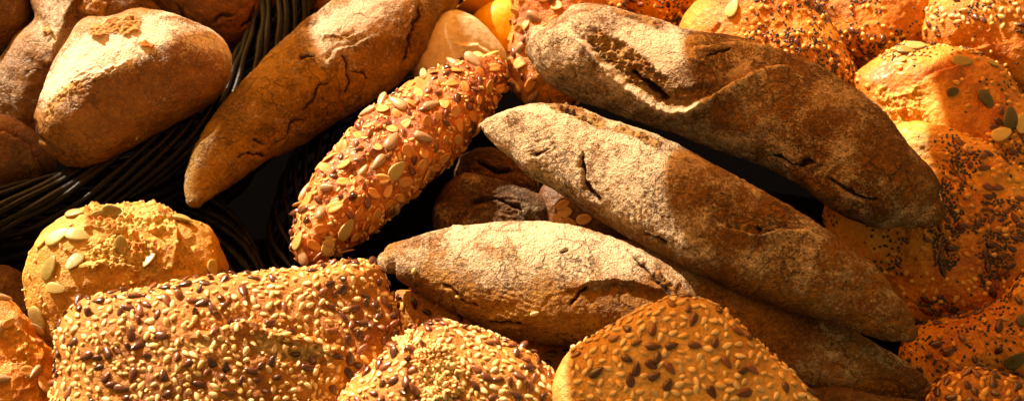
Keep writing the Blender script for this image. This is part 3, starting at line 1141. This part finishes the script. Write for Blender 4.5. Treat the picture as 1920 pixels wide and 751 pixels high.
def mixed(root, c, V, N, n_pop=500, n_ses=130, n_mil=60, n_flax=30, dens=None, n_pump=0, tk=None):
    tk = tk or Taken(0.003)
    cl = sstep(-0.15, 0.45, fbm(V, 45, 3, 77))
    d = (dens if dens is not None else 1) * (0.08 + cl)
    if n_pump:
        sow(root, c, V, N, 'dark_pumpkin_seed', n_pump, d, 1.0, 0.5, 0.12, tk)
    sow(root, c, V, N, 'linseed', n_flax, d, 0.9, 0.4, 0.2, tk)
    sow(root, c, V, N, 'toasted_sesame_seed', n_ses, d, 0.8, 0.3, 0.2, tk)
    sow(root, c, V, N, 'millet_grain', n_mil, d, 0.8, 0.4, 0.1, tk)
    sow(root, c, V, N, 'poppy_seed', n_pop, d ** 1.6, 0.8, 0.3, 0.1, tk)
    return tk


g = dome([(1495, 20), (1520, -40), (1620, -90), (1740, -60), (1765, 0), (1745, 60), (1708, 108), (1645, 138), (1590, 118), (1535, 70)], (1625, 10), -0.03, 150, 190, 85, 60, 0.2)
r = bread('seeded_bun', g, M['orange'], 'orange seeded bun at the top between two others, farthest back', 'bun', G_bun, 41, dict(big=2, mid=0.8, ridge=0.5),
          [fk('bake', [(1560, 100), (1700, 80)], 30, 0.2), fk('flour', [(1540, 20), (1600, 10)], 30, 0.25)], seeds=True)
mixed(*r[:4], 500, 60, 50, 6)
g = dome([(1710, 75), (1724, 25), (1760, -40), (1860, -90), (1980, -60), (2030, 30), (2010, 130), (1950, 185), (1880, 165), (1800, 130), (1740, 118)], (1850, 20), -0.02, 170, 210, 95, 70, 0.2)
r = bread('seeded_bun', g, M['orange'], 'seeded bun with a ridge, filling the top right corner', 'bun', G_bun, 43, dict(big=2, mid=0.8, ridge=0.5),
          [fk('lip', [(1770, 105), (1810, 92), (1852, 82)], 14, 1.6), fk('flour', [(1740, 60), (1780, 20)], 30, 0.3)], seeds=True)
tk = Taken(0.003)
top = sstep(55, 20, proj(r[2])[:, 1])
sow(*r[:4], 'sesame_seed', 90, top + 0.05, 0.8, 0.5, 0.2, tk)
sow(*r[:4], 'linseed', 30, top, 0.9, 0.4, 0.2, tk)
mixed(*r[:4], 250, 40, 30, 4, tk=tk)
g = dome([(1125, -50), (1300, -80), (1325, -10), (1300, 40), (1245, 66), (1180, 50), (1130, 20)], (1220, -5), -0.035, 90, 120, 60, 50, 0.2)
r = bread('seeded_bun', g, M['orange'], 'seeded bun behind the top end of the upper floured baguette', 'bun', G_bun, 45, dict(big=1.5, mid=0.7, ridge=0.4), [], seeds=True)
mixed(*r[:4], 350, 60, 40, 20)
g = dome([(1268, 60), (1300, 8), (1350, -40), (1440, -60), (1505, -20), (1545, 40), (1580, 95), (1600, 140), (1590, 190), (1480, 240), (1340, 200), (1270, 120)], (1440, 60), -0.012, 200, 240, 85, 70, 0.2)
r = bread('seeded_bun', g, M['orange'], 'orange bun with dense sesame and poppy just above the upper floured baguette', 'bun', G_bun, 47, dict(big=2, mid=0.8, ridge=0.6),
          [fk('bake', [(1290, 40), (1400, 0)], 40, -0.2), fk('flour', [(1310, 40), (1360, 20)], 26, 0.5),
           fk('crack', [(1335, 60), (1348, 50), (1352, 44)], 5, 1.2, dark=0.2)], seeds=True)
tk = Taken(0.003)
stick(*r[:4], 'pale_pumpkin_seed', [(1374, 16, 60, 0.95)], tk)
right = sstep(1360, 1430, proj(r[2])[:, 0]) + 0.04
mixed(*r[:4], 1900, 110, 60, 20, dens=right, tk=tk)

# big right hand breads
g = dome([(1595, 160), (1610, 132), (1650, 104), (1700, 88), (1765, 88), (1830, 102), (1890, 140), (1925, 190), (1990, 260), (2000, 380), (1880, 400), (1700, 330), (1625, 250)], (1745, 200), -0.022, 260, 300, 85, 70, 0.15)
r = bread('seeded_bun', g, M['orange'], 'bun with an open crumb patch and pumpkin seeds right of the upper baguette', 'bun', G_bun, 51, dict(big=2, mid=0.8, ridge=0.5),
          [fk('torn', [(1640, 175), (1680, 190), (1730, 175)], 26, 0.4, r=1.8, c=0.75), fk('torn', [(1660, 220), (1710, 222), (1745, 215)], 20, 0.2, r=1.8, c=0.75),
           fk('lip', [(1735, 150), (1780, 130), (1800, 122)], 16, 2.4, dark=0.5), fk('swell', [(1700, 110), (1760, 150), (1770, 230)], 40, 3),
           fk('bake', [(1760, 135), (1790, 130)], 20, 0.5)], seeds=True)
tk = Taken(0.003)
stick(*r[:4], 'pumpkin_seed', [(1715, 88, 5, 0.95), (1697, 96, -15, 0.8), (1803, 115, -8, 0.95), (1862, 122, -25, 0.6)], tk)
stick(*r[:4], 'dark_pumpkin_seed', [(1785, 172, 20, 0.65), (1848, 186, -55, 1.0), (1893, 222, 80, 1.1)], tk)
stick(*r[:4], 'pale_pumpkin_seed', [(1876, 251, 20, 1.05), (1915, 232, 85, 1.05)], tk)
stick(*r[:4], 'linseed', [(1872, 228, -40, .9), (1864, 236, 10, .9), (1878, 208, 60, .8), (1900, 285, 0, .9)], tk)
pxx = proj(r[2])
dd = sstep(120, 90, pxx[:, 1]) * 0.8 + sstep(1840, 1890, pxx[:, 0]) + 0.05
mixed(*r[:4], 500, 90, 80, 12, dens=dd, tk=tk)

g = dome([(1640, 262), (1690, 236), (1745, 234), (1810, 252), (1880, 292), (1940, 350), (2010, 440), (2000, 560), (1900, 600), (1800, 618), (1720, 602), (1668, 548), (1596, 500), (1550, 410), (1580, 320)], (1790, 430), -0.034, 320, 360, 85, 70, 0.12)
r = bread('seeded_bread', g, M['orange'], 'large orange bread thick with poppy, sesame and linseed at the right edge', 'bread', 'large seeded breads on the right', 53,
          dict(big=2.6, mid=0.9, ridge=0.5),
          [fk('lip', [(1790, 345), (1830, 372), (1850, 392)], 22, 2.0, dark=0.4), fk('wrinkle', [(1690, 260), (1760, 290), (1800, 320)], 30, 0.9, f=0.35),
           fk('torn', [(1690, 440), (1730, 420), (1760, 430)], 26, -0.4, r=1.0, c=0.4), fk('bake', [(1800, 340), (1880, 440), (1840, 560)], 60, 0.35),
           fk('flour', [(1680, 270), (1740, 270)], 34, 0.35), fk('lip', [(1700, 270), (1760, 262), (1840, 290), (1900, 330)], 18, 1.6)], bake=-0.15, seeds=True)
tk = Taken(0.003)
stick(*r[:4], 'linseed', [(1845, 314, 0, 1.1), (1852, 350, -30, 1), (1872, 352, -10, 1), (1785, 465, 0, 1.1), (1860, 458, 0, 1.1), (1880, 480, 20, 1), (1848, 472, 80, 1)], tk)
pxx = proj(r[2])
dd = sstep(1730, 1860, pxx[:, 0] + 0.55 * (pxx[:, 1] - 330)) + 0.02
cl = sstep(-0.1, 0.3, fbm(r[2], 42, 3, 71)) + 0.10
sow(*r[:4], 'linseed', 60, dd * cl, 0.9, 0.4, 0.2, tk)
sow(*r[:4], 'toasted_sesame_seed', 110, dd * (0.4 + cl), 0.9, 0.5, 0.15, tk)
sow(*r[:4], 'millet_grain', 60, dd, 0.9, 0.5, 0.1, tk)
sow(*r[:4], 'poppy_seed', 2600, dd * cl ** 2.2, 0.75, 0.3, 0.1, tk)

g = dome([(1690, 660), (1730, 612), (1800, 590), (1870, 560), (1930, 515), (2040, 500), (2080, 640), (2060, 730), (1950, 740), (1880, 712), (1790, 730), (1710, 740)], (1870, 640), -0.045, 200, 260, 75, 60, 0.2)
r = bread('seeded_bread', g, M['orange'], 'orange seeded bread below the large poppy seed bread at the right edge', 'bread', 'large seeded breads on the right', 55,
          dict(big=2, mid=0.9, ridge=0.4), [fk('torn', [(1890, 560), (1920, 540)], 22, 0.5, r=1.2, c=0.5)], bake=0.1, seeds=True)
tk = Taken(0.003)
stick(*r[:4], 'dark_pumpkin_seed', [(1905, 675, 30, 1.0), (1925, 600, 10, 0.9)], tk)
sow(*r[:4], 'linseed', 50, None, 0.9, 0.4, 0.2, tk)
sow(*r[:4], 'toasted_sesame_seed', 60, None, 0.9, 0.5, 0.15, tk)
sow(*r[:4], 'poppy_seed', 260, None, 0.8, 0.3, 0.1, tk)
g = dome([(1735, 770), (1752, 722), (1800, 690), (1850, 692), (1910, 712), (1960, 740), (2000, 800), (1940, 880), (1780, 880)], (1850, 770), 0.004, 150, 200, 60, 50, 0.2)
r = bread('seeded_roll', g, M['tan'], 'sesame and linseed roll in the bottom right corner', 'bread roll', 'sesame and linseed rolls', 57, dict(big=1.5, mid=0.6), [], bake=0.3, seeds=True)
tk = Taken(0.003)
sow(*r[:4], 'linseed', 80, None, 0.85, 0.4, 0.2, tk)
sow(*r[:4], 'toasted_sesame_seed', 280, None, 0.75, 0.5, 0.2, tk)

# ------------------------------------------------------------------ oat crusted bread behind the baguettes
g = dome([(957, 110), (960, 30), (965, -70), (1060, -90), (1130, -60), (1140, 40), (1110, 150), (1050, 215), (985, 195), (960, 165)], (1040, 60), -0.028, 160, 200, 70, 50, 0.15)
r = bread('oat_bread', g, M['redcrust'], 'oat and sunflower crusted bread upright behind the left ends of the two floured baguettes', 'bread', None, 61,
          dict(big=1.5, mid=1.0, ridge=0.8, ridgef=70), [fk('flour', [(980, 40), (975, 150)], 30, 0.35)], bake=-0.1, seeds=True)
tk = Taken(0.004)
sow(*r[:4], 'oat_flake', 40, None, 0.75, 0.3, 0.3, tk)
sow(*r[:4], 'sunflower_seed', 16, None, 0.8, 0.4, 0.25, tk)
sow(*r[:4], 'red_linseed', 30, None, 0.8, 0.4, 0.25, tk)

# ------------------------------------------------------------------ hidden lower breads seen in the gaps
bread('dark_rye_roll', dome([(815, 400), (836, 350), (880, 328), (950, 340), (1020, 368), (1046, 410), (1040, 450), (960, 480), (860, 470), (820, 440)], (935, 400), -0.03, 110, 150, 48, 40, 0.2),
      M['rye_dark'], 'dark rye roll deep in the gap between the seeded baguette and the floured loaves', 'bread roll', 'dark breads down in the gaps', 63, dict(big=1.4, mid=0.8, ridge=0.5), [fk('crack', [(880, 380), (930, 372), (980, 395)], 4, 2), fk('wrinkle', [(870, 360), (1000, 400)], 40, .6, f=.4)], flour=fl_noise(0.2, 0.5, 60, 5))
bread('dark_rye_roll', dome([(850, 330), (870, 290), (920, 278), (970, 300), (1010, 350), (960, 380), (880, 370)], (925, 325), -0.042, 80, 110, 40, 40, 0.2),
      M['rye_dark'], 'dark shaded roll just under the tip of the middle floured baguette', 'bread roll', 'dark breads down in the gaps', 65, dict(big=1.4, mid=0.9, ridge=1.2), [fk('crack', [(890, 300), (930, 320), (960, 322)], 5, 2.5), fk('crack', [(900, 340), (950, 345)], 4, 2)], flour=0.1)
g = dome([(1020, 350), (1080, 350), (1180, 400), (1180, 450), (1100, 470), (1030, 450), (1010, 400)], (1090, 410), -0.03, 80, 110, 40, 40, 0.2)
r = bread('oat_bread', g, M['roll_brown'], 'brown bread with oat flakes glimpsed under the middle floured baguette', 'bread', None, 67, dict(big=1, mid=0.6), [], bake=0.3, seeds=True)
stick(*r[:4], 'oat_flake', [(1060, 398, 10, 1.0), (1048, 412, -50, .9), (1068, 418, -30, 1.0), (1056, 385, 30, .9), (1095, 412, 10, 1)])
g = dome([(745, 545), (820, 560), (900, 600), (1000, 620), (1080, 640), (1100, 690), (1040, 740), (900, 720), (790, 650), (750, 600)], (930, 650), -0.028, 120, 190, 50, 45, 0.2)
r = bread('seeded_roll', g, M['tan'], 'shaded seeded roll lying under the front floured baguette', 'bread roll', 'sesame and linseed rolls', 69, dict(big=1, mid=0.6), [], bake=0.3, seeds=True)
tk = Taken(0.003)
sow(*r[:4], 'oat_flake', 14, None, 1, 0.5, 0.2, tk)
sow(*r[:4], 'linseed', 30, None, 1, 0.5, 0.2, tk)
sow(*r[:4], 'toasted_sesame_seed', 60, None, 1, 0.5, 0.2, tk)
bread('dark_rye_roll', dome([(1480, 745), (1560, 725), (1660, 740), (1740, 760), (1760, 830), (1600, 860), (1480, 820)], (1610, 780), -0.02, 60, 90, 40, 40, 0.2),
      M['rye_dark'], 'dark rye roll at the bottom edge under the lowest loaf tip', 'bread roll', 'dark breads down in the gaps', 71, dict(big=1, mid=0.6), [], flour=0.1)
# ------------------------------------------------------------------ left edge breads
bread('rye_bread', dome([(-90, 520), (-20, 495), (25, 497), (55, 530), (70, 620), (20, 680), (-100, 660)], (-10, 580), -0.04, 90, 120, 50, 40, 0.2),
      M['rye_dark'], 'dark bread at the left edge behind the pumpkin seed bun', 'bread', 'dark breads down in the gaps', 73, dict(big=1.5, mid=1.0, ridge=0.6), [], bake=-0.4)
g = dome([(-120, 580), (-40, 556), (20, 558), (55, 590), (80, 640), (105, 670), (130, 760), (120, 860), (-60, 900), (-160, 760)], (10, 690), -0.012, 200, 250, 70, 60, 0.15)
r = bread('seeded_bread', g, M['orange'], 'rough orange crusted bread at the left edge in front of the pumpkin seed bun', 'bread', None, 75,
          dict(big=2, mid=1.2, fine=0.35, ridge=1.2, ridgef=80), [fk('torn', [(-20, 600), (30, 620), (70, 660)], 24, 0.5, r=1.6, c=0.5), fk('flour', [(0, 575), (40, 600)], 22, 0.5),
                                                   fk('torn', [(20, 670), (60, 680), (90, 690)], 12, -1.4, r=1.5, c=0.6, dark=0.4)], seeds=True)
stick(*r[:4], 'oat_flake', [(82, 720, 80, 1.2), (50, 695, 10, .9), (15, 605, 20, .8)])
sow(*r[:4], 'sunflower_seed', 6, None, 1, 0.5, 0.2, Taken(0.003))

# ------------------------------------------------------------------ seeded baguette
g = tube([(582, 470, 34), (604, 435, 58), (640, 390, 74), (690, 332, 84), (742, 282, 88), (795, 232, 86), (845, 190, 76), (890, 158, 58), (915, 140, 42)], 330, 300, -0.002, 0.92, 0.9)
r = bread('seeded_baguette', g, M['redcrust'], 'glossy orange baguette crusted with oat flakes, sunflower, pumpkin and linseed', 'baguette', None, 81,
          dict(big=2.4, mid=1.1, fine=0.3, ridge=1.4, ridgef=62),
          [fk('torn', [(648, 338), (690, 300), (715, 285)], 10, -2.2, r=0.8, c=0.35), fk('torn', [(690, 262), (712, 240), (730, 225)], 9, -1.8, r=0.8, c=0.35),
           fk('torn', [(590, 400), (615, 365)], 14, -1.2, r=1.2, c=0.3), fk('torn', [(765, 215), (790, 190)], 8, -1.4, r=0.8, c=0.3),
           fk('torn', [(610, 450), (640, 420)], 8, -1.4, r=0.8, c=0.3), fk('flour', [(700, 300), (800, 190), (870, 140)], 50, 0.3)], bake=0.28, seeds=True)
tk = Taken(0.004)
stick(*r[:4], 'sunflower_seed', [(735, 265, 60, 1.1), (795, 258, 0, 1.1), (888, 113, -50, 1.1), (615, 460, -30, 0.8)], tk)
stick(*r[:4], 'pumpkin_seed', [(742, 320, 35, 1.0), (648, 430, 50, .95), (615, 458, 60, .95), (560, 450, 70, .8)], tk)
stick(*r[:4], 'oat_flake', [(798, 330, -70, 1.1), (760, 340, -5, 1.05), (832, 295, 50, 1), (700, 362, 0, 1), (648, 468, 0, 1)], tk)
pxx = proj(r[2])
low = sstep(-60, 60, (pxx[:, 0] - 740) * 0.72 + (pxx[:, 1] - 285) * 0.69)
sow(*r[:4], 'oat_flake', 110, 0.2 + low, 0.9, 0.2, 0.3, tk)
sow(*r[:4], 'sunflower_seed', 34, None, 0.9, 0.5, 0.2, tk)
sow(*r[:4], 'red_linseed', 140, None, 0.75, 0.5, 0.3, tk)
sow(*r[:4], 'crumb_flake', 420, None, 0.8, 0.6, 0.5, tk)

# ------------------------------------------------------------------ floured baguettes
G_l = 'long rustic loaves'
grain_fl = lambda base, a=0.3: (lambda V, N, px: base + a * fbm(V, 45, 4, 14, 0.6))


def fl_shade_axis(x0, x1, hi, lo, a=0.32, s=14):  # flour thins rightwards, putting the shaded end's darkness into the colour
    return lambda V, N, px: lo + (hi - lo) * sstep(x1, x0, px[:, 0]) + a * fbm(V, 40, 4, s, 0.6)


# lowest loaf, under the middle one
l5 = tube([(1120, 480, 40), (1200, 520, 68), (1290, 565, 84), (1390, 612, 88), (1490, 652, 82), (1580, 684, 66), (1660, 710, 46), (1715, 728, 28), (1738, 738, 12)], 300, 170, -0.018, 0.85, 0.9)
bread('floured_baguette', l5, M['rye_amber'], 'floured rye baguette lying lowest, under the middle one, its blunt tip at lower right', 'baguette', G_l, 91,
      dict(big=2, mid=0.6, fine=0.25, ridge=0.2), [fk('flour', [(1560, 650), (1690, 700)], 40, 0.2), fk('wrinkle', [(1300, 500), (1420, 590)], 30, 0.4)], flour=grain_fl(0.22), bake=0.35)
# front loaf
l4 = tube([(728, 491, 19), (745, 486, 34), (785, 490, 54), (850, 500, 80), (930, 514, 100), (1020, 530, 114), (1100, 545, 114), (1170, 562, 104), (1235, 585, 84), (1285, 612, 58)], 420, 330, 0.004, 0.9, 0.9)
rb = bread('floured_baguette', l4, M['rye_amber'], 'floured baguette in front, pale on top and amber below, with a cracked right end', 'baguette', G_l, 93,
      dict(big=1.8, mid=0.42, fine=0.26, ridge=0.2),
      [fk('crack', [(1178, 470), (1210, 498), (1240, 530), (1262, 552)], 5, 1.8, j=5, lip=0.8), fk('torn', [(1228, 508), (1240, 524), (1255, 540)], 8, -0.8, r=1.4, c=0.5, dark=0.5),
       fk('lip', [(1080, 540), (1110, 528), (1150, 526), (1190, 532), (1250, 548)], 30, -2.6, sharp=1.3, j=5, dark=0.2),
       fk('crack', [(1072, 575), (1085, 550), (1100, 535)], 3.2, 1.3, j=4), fk('lip', [(845, 424), (860, 422), (880, 424)], 14, 1.4, j=2),
       fk('crack', [(820, 530), (850, 548), (870, 570), (895, 578)], 3.5, 1.2, j=7), fk('crack', [(915, 602), (950, 606), (985, 612)], 4, 1.8, j=4, lip=0.8),
       fk('wrinkle', [(1060, 470), (1110, 500)], 40, 0.5, f=0.5), fk('crack', [(1065, 468), (1050, 475)], 3, 0.8),
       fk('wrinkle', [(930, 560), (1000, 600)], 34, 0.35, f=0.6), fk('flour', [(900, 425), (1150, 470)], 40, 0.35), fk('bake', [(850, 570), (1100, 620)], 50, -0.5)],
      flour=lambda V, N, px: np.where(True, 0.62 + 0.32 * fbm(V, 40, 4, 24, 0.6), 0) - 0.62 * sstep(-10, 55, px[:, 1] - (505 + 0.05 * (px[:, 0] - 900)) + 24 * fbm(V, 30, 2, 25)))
stick(*rb[:4], 'sesame_seed', [(778, 507, 60, 1.0), (1003, 586, 40, 1.1), (860, 556, 0, 0.9)])
# upper right loaf
l2 = tube([(1008, 72, 28), (1020, 82, 50), (1050, 92, 76), (1105, 99, 93), (1182, 121, 96), (1258, 146, 96), (1350, 168, 106), (1432, 198, 110), (1508, 232, 106), (1572, 274, 102), (1640, 332, 90), (1700, 366, 68), (1728, 388, 42), (1742, 398, 26)],
          540, 330, 0.006, 0.9, 0.9)
bread('floured_baguette', l2, M['rustic'], 'upper floured baguette with a deep open split near its left end, right half shaded', 'baguette', G_l, 95,
      dict(big=1.9, mid=0.5, fine=0.26, ridge=0.25),
      [fk('torn', [(1108, 60), (1150, 95), (1200, 135), (1245, 170)], 26, -2.6, r=2.6, c=0.75, dark=0.35, j=8),
       fk('crack', [(1180, 128), (1215, 155), (1240, 180), (1252, 192)], 9, 3.2, j=6),
       fk('lip', [(1075, 60), (1110, 90), (1165, 145), (1215, 180), (1260, 200), (1300, 198), (1335, 175), (1380, 150), (1440, 130), (1490, 125)], 34, 4.6, sharp=1.5, j=4, dark=0.5, edge=0.7, cr=0.6, crw=14, tp=12),
       fk('torn', [(1262, 176), (1300, 178), (1330, 165)], 15, -1.6, r=1.6, c=0.35, j=3),
       fk('lip', [(1290, 92), (1350, 84), (1400, 82), (1450, 88)], 20, 2.8, sharp=1.5, j=4, dark=0.5, edge=0.4),
       fk('crack', [(1320, 108), (1350, 96), (1370, 94)], 4, 1.2), fk('wrinkle', [(1290, 80), (1340, 110)], 30, 0.9, f=0.45),
       fk('crack', [(1440, 300), (1480, 305), (1530, 310)], 6, 1.4, j=8), fk('crack', [(1555, 330), (1585, 355), (1615, 368), (1650, 374)], 4.5, 1.6, j=6),
       fk('flour', [(1180, 60), (1290, 90)], 30, 0.3), fk('flour', [(1395, 130), (1385, 140)], 16, 0.5),
       fk('wrinkle', [(1100, 150), (1200, 210)], 50, 0.4, f=0.5), fk('torn', [(1150, 22), (1200, 34), (1240, 52)], 9, 0.2, r=1.4, c=0.4)],
      flour=fl_shade_axis(1250, 1700, 0.62, 0.30, 0.32))
# middle loaf
l3 = tube([(902, 236, 8), (914, 237, 20), (940, 241, 40), (985, 250, 62), (1030, 266, 78), (1088, 290, 85), (1160, 325, 93), (1245, 366, 98), (1340, 417, 100), (1440, 468, 95), (1525, 514, 84), (1595, 549, 70), (1645, 583, 53), (1688, 611, 33), (1703, 622, 17)],
          560, 330, 0.016, 0.9, 0.9)
bread('floured_baguette', l3, M['rustic'], 'middle floured baguette with a pointed left tip and a narrow crack across it', 'baguette', G_l, 97,
      dict(big=1.5, mid=0.42, fine=0.28, ridge=0.25),
      [fk('crack', [(1092, 280), (1088, 310), (1098, 335), (1108, 358), (1122, 378)], 4.5, 2.2, j=5),
       fk('torn', [(1030, 188), (1065, 200), (1105, 218), (1140, 235)], 13, -1.2, r=1.8, c=0.8, dark=0.45, j=5), fk('crack', [(1048, 196), (1090, 214), (1130, 238)], 5, 1.6, j=6),
       fk('torn', [(1150, 240), (1200, 258), (1240, 275)], 10, 0.2, r=1.3, c=0.5, j=5),
       fk('wrinkle', [(985, 280), (1045, 262)], 22, 0.35, f=0.6), fk('wrinkle', [(1180, 300), (1240, 420)], 50, 0.45, f=0.5),
       fk('crack', [(1000, 292), (1030, 280)], 3, 0.9, j=4), fk('crack', [(1208, 432), (1235, 445), (1252, 458)], 4, 1.4, j=3),
       fk('lip', [(1345, 415), (1380, 430), (1410, 438), (1450, 430), (1500, 430), (1545, 440)], 16, 1.9, sharp=1.3, j=7, dark=0.4, edge=0.5, cr=0.4), fk('crack', [(1418, 422), (1428, 428)], 6, 1.8, j=2),
       fk('torn', [(1365, 425), (1400, 430)], 12, -0.6, r=1.0, c=0.5), fk('wrinkle', [(1360, 395), (1520, 425)], 26, 0.6, f=0.5)],
      flour=lambda V, N, px: 0.30 + 0.42 * sstep(1420, 1180, px[:, 0]) + 0.32 * fbm(V, 40, 4, 34, 0.6) - 0.25 * sstep(0, 60, px[:, 1] - (290 + 0.49 * (px[:, 0] - 1000))) )  # less flour past the shadow edge, deepening the shade by colour

# ------------------------------------------------------------------ pumpkin seed bun
g = dome([(40, 530), (47, 490), (66, 455), (98, 422), (145, 398), (205, 386), (270, 388), (328, 402), (372, 430), (402, 468), (420, 515), (415, 590), (340, 690), (180, 700), (90, 645), (50, 590)], (220, 500), -0.010, 340, 400, 92, 70, 0.10, e=1.0, e2=1.0)
r = bread('pumpkin_seed_bun', g, M['corn'], 'yellow craggy bun studded with green pumpkin seeds behind the seeded loaf', 'bun', None, 101,
          dict(big=2.2, mid=1.0, fine=0.18, ridge=0.4),
          [fk('torn', [(150, 410), (250, 412), (330, 420)], 30, 0.4, r=2.2, c=0.8), fk('torn', [(160, 480), (230, 470), (300, 475)], 34, -0.6, r=2.4, c=0.75),
           fk('torn', [(240, 510), (300, 515)], 24, -1.2, r=1.6, c=0.8), fk('lip', [(325, 430), (322, 470), (322, 515)], 34, 4.0, sharp=3, dark=0.1, j=8),
           fk('torn', [(345, 450), (338, 510)], 16, -2.0, r=1.8, c=0.8), fk('swell', [(375, 440), (390, 500)], 30, 3.5), fk('bake', [(220, 425), (180, 500), (310, 480)], 16, 0.6),
           fk('lip', [(140, 500), (200, 482), (260, 500)], 18, 1.8, j=8), fk('bake', [(370, 430), (350, 425)], 20, 0.5)], bake=-0.12, seeds=True)
tk = Taken(0.004)
stick(*r[:4], 'pumpkin_seed', [(142, 400, 8, .8), (108, 444, 35, 1.05), (145, 441, -10, .95), (94, 502, 70, 1.0), (106, 541, -10, .8), (72, 596, -65, 1.15), (210, 394, -5, .8), (228, 462, 70, 1.15), (340, 410, -20, .9), (185, 400, 15, .6)], tk)
stick(*r[:4], 'pale_pumpkin_seed', [(398, 500, -70, .8), (80, 450, 50, .8)], tk)
sow(*r[:4], 'crumb_flake', 70, None, 0.9, 0.5, 0.5, tk)
sow(*r[:4], 'pumpkin_seed', 6, None, 1.3, 0.5, 0.2, tk)

# ------------------------------------------------------------------ seeded brick loaf, lower left
g = dome([(99, 650), (106, 612), (130, 584), (170, 565), (300, 544), (450, 522), (580, 502), (670, 491), (702, 496), (722, 510), (745, 560), (764, 600), (762, 650), (735, 700), (690, 760), (640, 850), (560, 900), (300, 900), (120, 900), (96, 800), (98, 700)],
         (420, 680), 0.008, 330, 460, 105, 80, 0.2, e=0.72, e2=0.95)
r = bread('seeded_loaf', g, M['tan'], 'long boxy loaf packed with sesame and linseed at the lower left', 'loaf', 'sesame and linseed rolls', 111,
          dict(big=2.4, mid=0.8, fine=0.3, ridge=0.4),
          [fk('lip', [(360, 625), (470, 600), (520, 622), (600, 640), (660, 660)], 40, 3.4, sharp=5, j=10, dark=0.1), fk('torn', [(470, 640), (530, 655), (590, 665), (620, 690)], 28, -3.0, r=1.8, c=0.6, dark=0.5), fk('torn', [(250, 640), (330, 652), (400, 640)], 12, -1.4, r=1.2, c=0.5, dark=0.3),
           fk('swell', [(140, 560), (400, 530), (690, 500)], 30, 2.0), fk('torn', [(500, 620), (540, 640)], 12, -1.0, r=1.2, c=0.4, dark=0.3),
           fk('bake', [(520, 560), (700, 600)], 40, 0.3)], bake=0.0, seeds=True)
tk = Taken(0.003)
cl = (0.12 + sstep(-0.3, 0.2, fbm(r[2], 34, 2, 91))) * (1 - 0.9 * r[4]['crumb'])
sow(*r[:4], 'linseed', 175, sstep(0.0, 0.45, fbm(r[2], 45, 3, 92)) ** 1.6 + 0.06, 0.75, 0.4, 0.3, tk)
sow(*r[:4], 'sesame_seed', 1000, cl, 0.9, 0.25, 0.2, tk)
sow(*r[:4], 'crumb_flake', 500, None, 0.6, 0.4, 0.5, tk)

# ------------------------------------------------------------------ round seeded roll, bottom
g = dome([(632, 760), (660, 715), (705, 675), (760, 632), (815, 609), (870, 612), (930, 628), (985, 655), (1030, 690), (1055, 730), (1070, 800), (1020, 900), (840, 950), (680, 920), (620, 840)], (830, 740), 0.010, 240, 320, 95, 70, 0.2)
r = bread('seeded_roll', g, M['tan'], 'round roll with a craggy bare crumb top and sesame, at the bottom centre', 'bread roll', 'sesame and linseed rolls', 121,
          dict(big=1.8, mid=0.7, fine=0.25, ridge=0.3),
          [fk('torn', [(780, 650), (830, 690), (820, 751)], 42, -1.0, r=2.6, c=0.95), fk('lip', [(760, 640), (770, 700), (775, 760)], 24, 1.5, j=8), fk('torn', [(740, 640), (780, 620)], 16, 0.3, r=1.6, c=0.8)], bake=-0.2, seeds=True)
tk = Taken(0.003)
free = (1 - 0.95 * sstep(0.2, 0.6, r[4]['crumb'])) + 0.02
sow(*r[:4], 'red_linseed', 75, free * (sstep(-0.2, 0.4, fbm(r[2], 30, 2, 93)) + 0.15), 0.8, 0.5, 0.3, tk)
sow(*r[:4], 'sesame_seed', 620, free, 0.85, 0.2, 0.2, tk)
sow(*r[:4], 'crumb_flake', 700, r[4]['crumb'] + 0.05, 0.6, 0.6, 0.7, tk)

# ------------------------------------------------------------------ triangular seeded roll
g = dome([(1040, 745), (1044, 708), (1062, 672), (1100, 640), (1160, 603), (1225, 568), (1275, 555), (1322, 562), (1362, 588), (1405, 630), (1460, 680), (1520, 735), (1570, 800), (1560, 880), (1400, 940), (1180, 930), (1060, 850)], (1275, 745), 0.020, 260, 340, 80, 60, 0.15, e=0.7)
r = bread('seeded_roll', g, M['tan_pale'], 'triangular flat topped roll dotted with sesame and dark linseed, in front', 'bread roll', 'sesame and linseed rolls', 131,
          dict(big=1.6, mid=0.5, fine=0.15, ridge=0.3), [fk('bake', [(1060, 690), (1060, 740)], 16, -0.4), fk('flour', [(1200, 600), (1290, 580)], 40, 0.3)], bake=-0.1, seeds=True)  # paler left rim puts its sunlit strip into the crust colour
tk = Taken(0.003)
pxx = proj(r[2])
inn = sstep(1058, 1085, pxx[:, 0])
stick(*r[:4], 'linseed', [(1225, 649, 0, 1), (1260, 647, 10, 1), (1302, 647, -10, 1), (1221, 682, -35, 1), (1233, 670, 80, 1), (1256, 690, -55, 1), (1228, 704, 25, 1), (1252, 720, 60, 1), (1175, 673, -30, 1), (1342, 642, 75, .9), (1362, 678, -60, 1), (1410, 692, -40, 1), (1392, 694, 30, .9), (1385, 622, -20, 1), (1292, 578, 80, .8), (1118, 696, 30, 1.1), (1334, 735, -60, 1)], tk)
sow(*r[:4], 'linseed', 26, inn, 0.95, 0.5, 0.2, tk)
sow(*r[:4], 'sesame_seed', 620, inn * (0.5 + sstep(-0.3, 0.3, fbm(r[2], 26, 2, 95))), 0.85, 0.7, 0.2, tk)

# a few loose sesame seeds on the front baguette
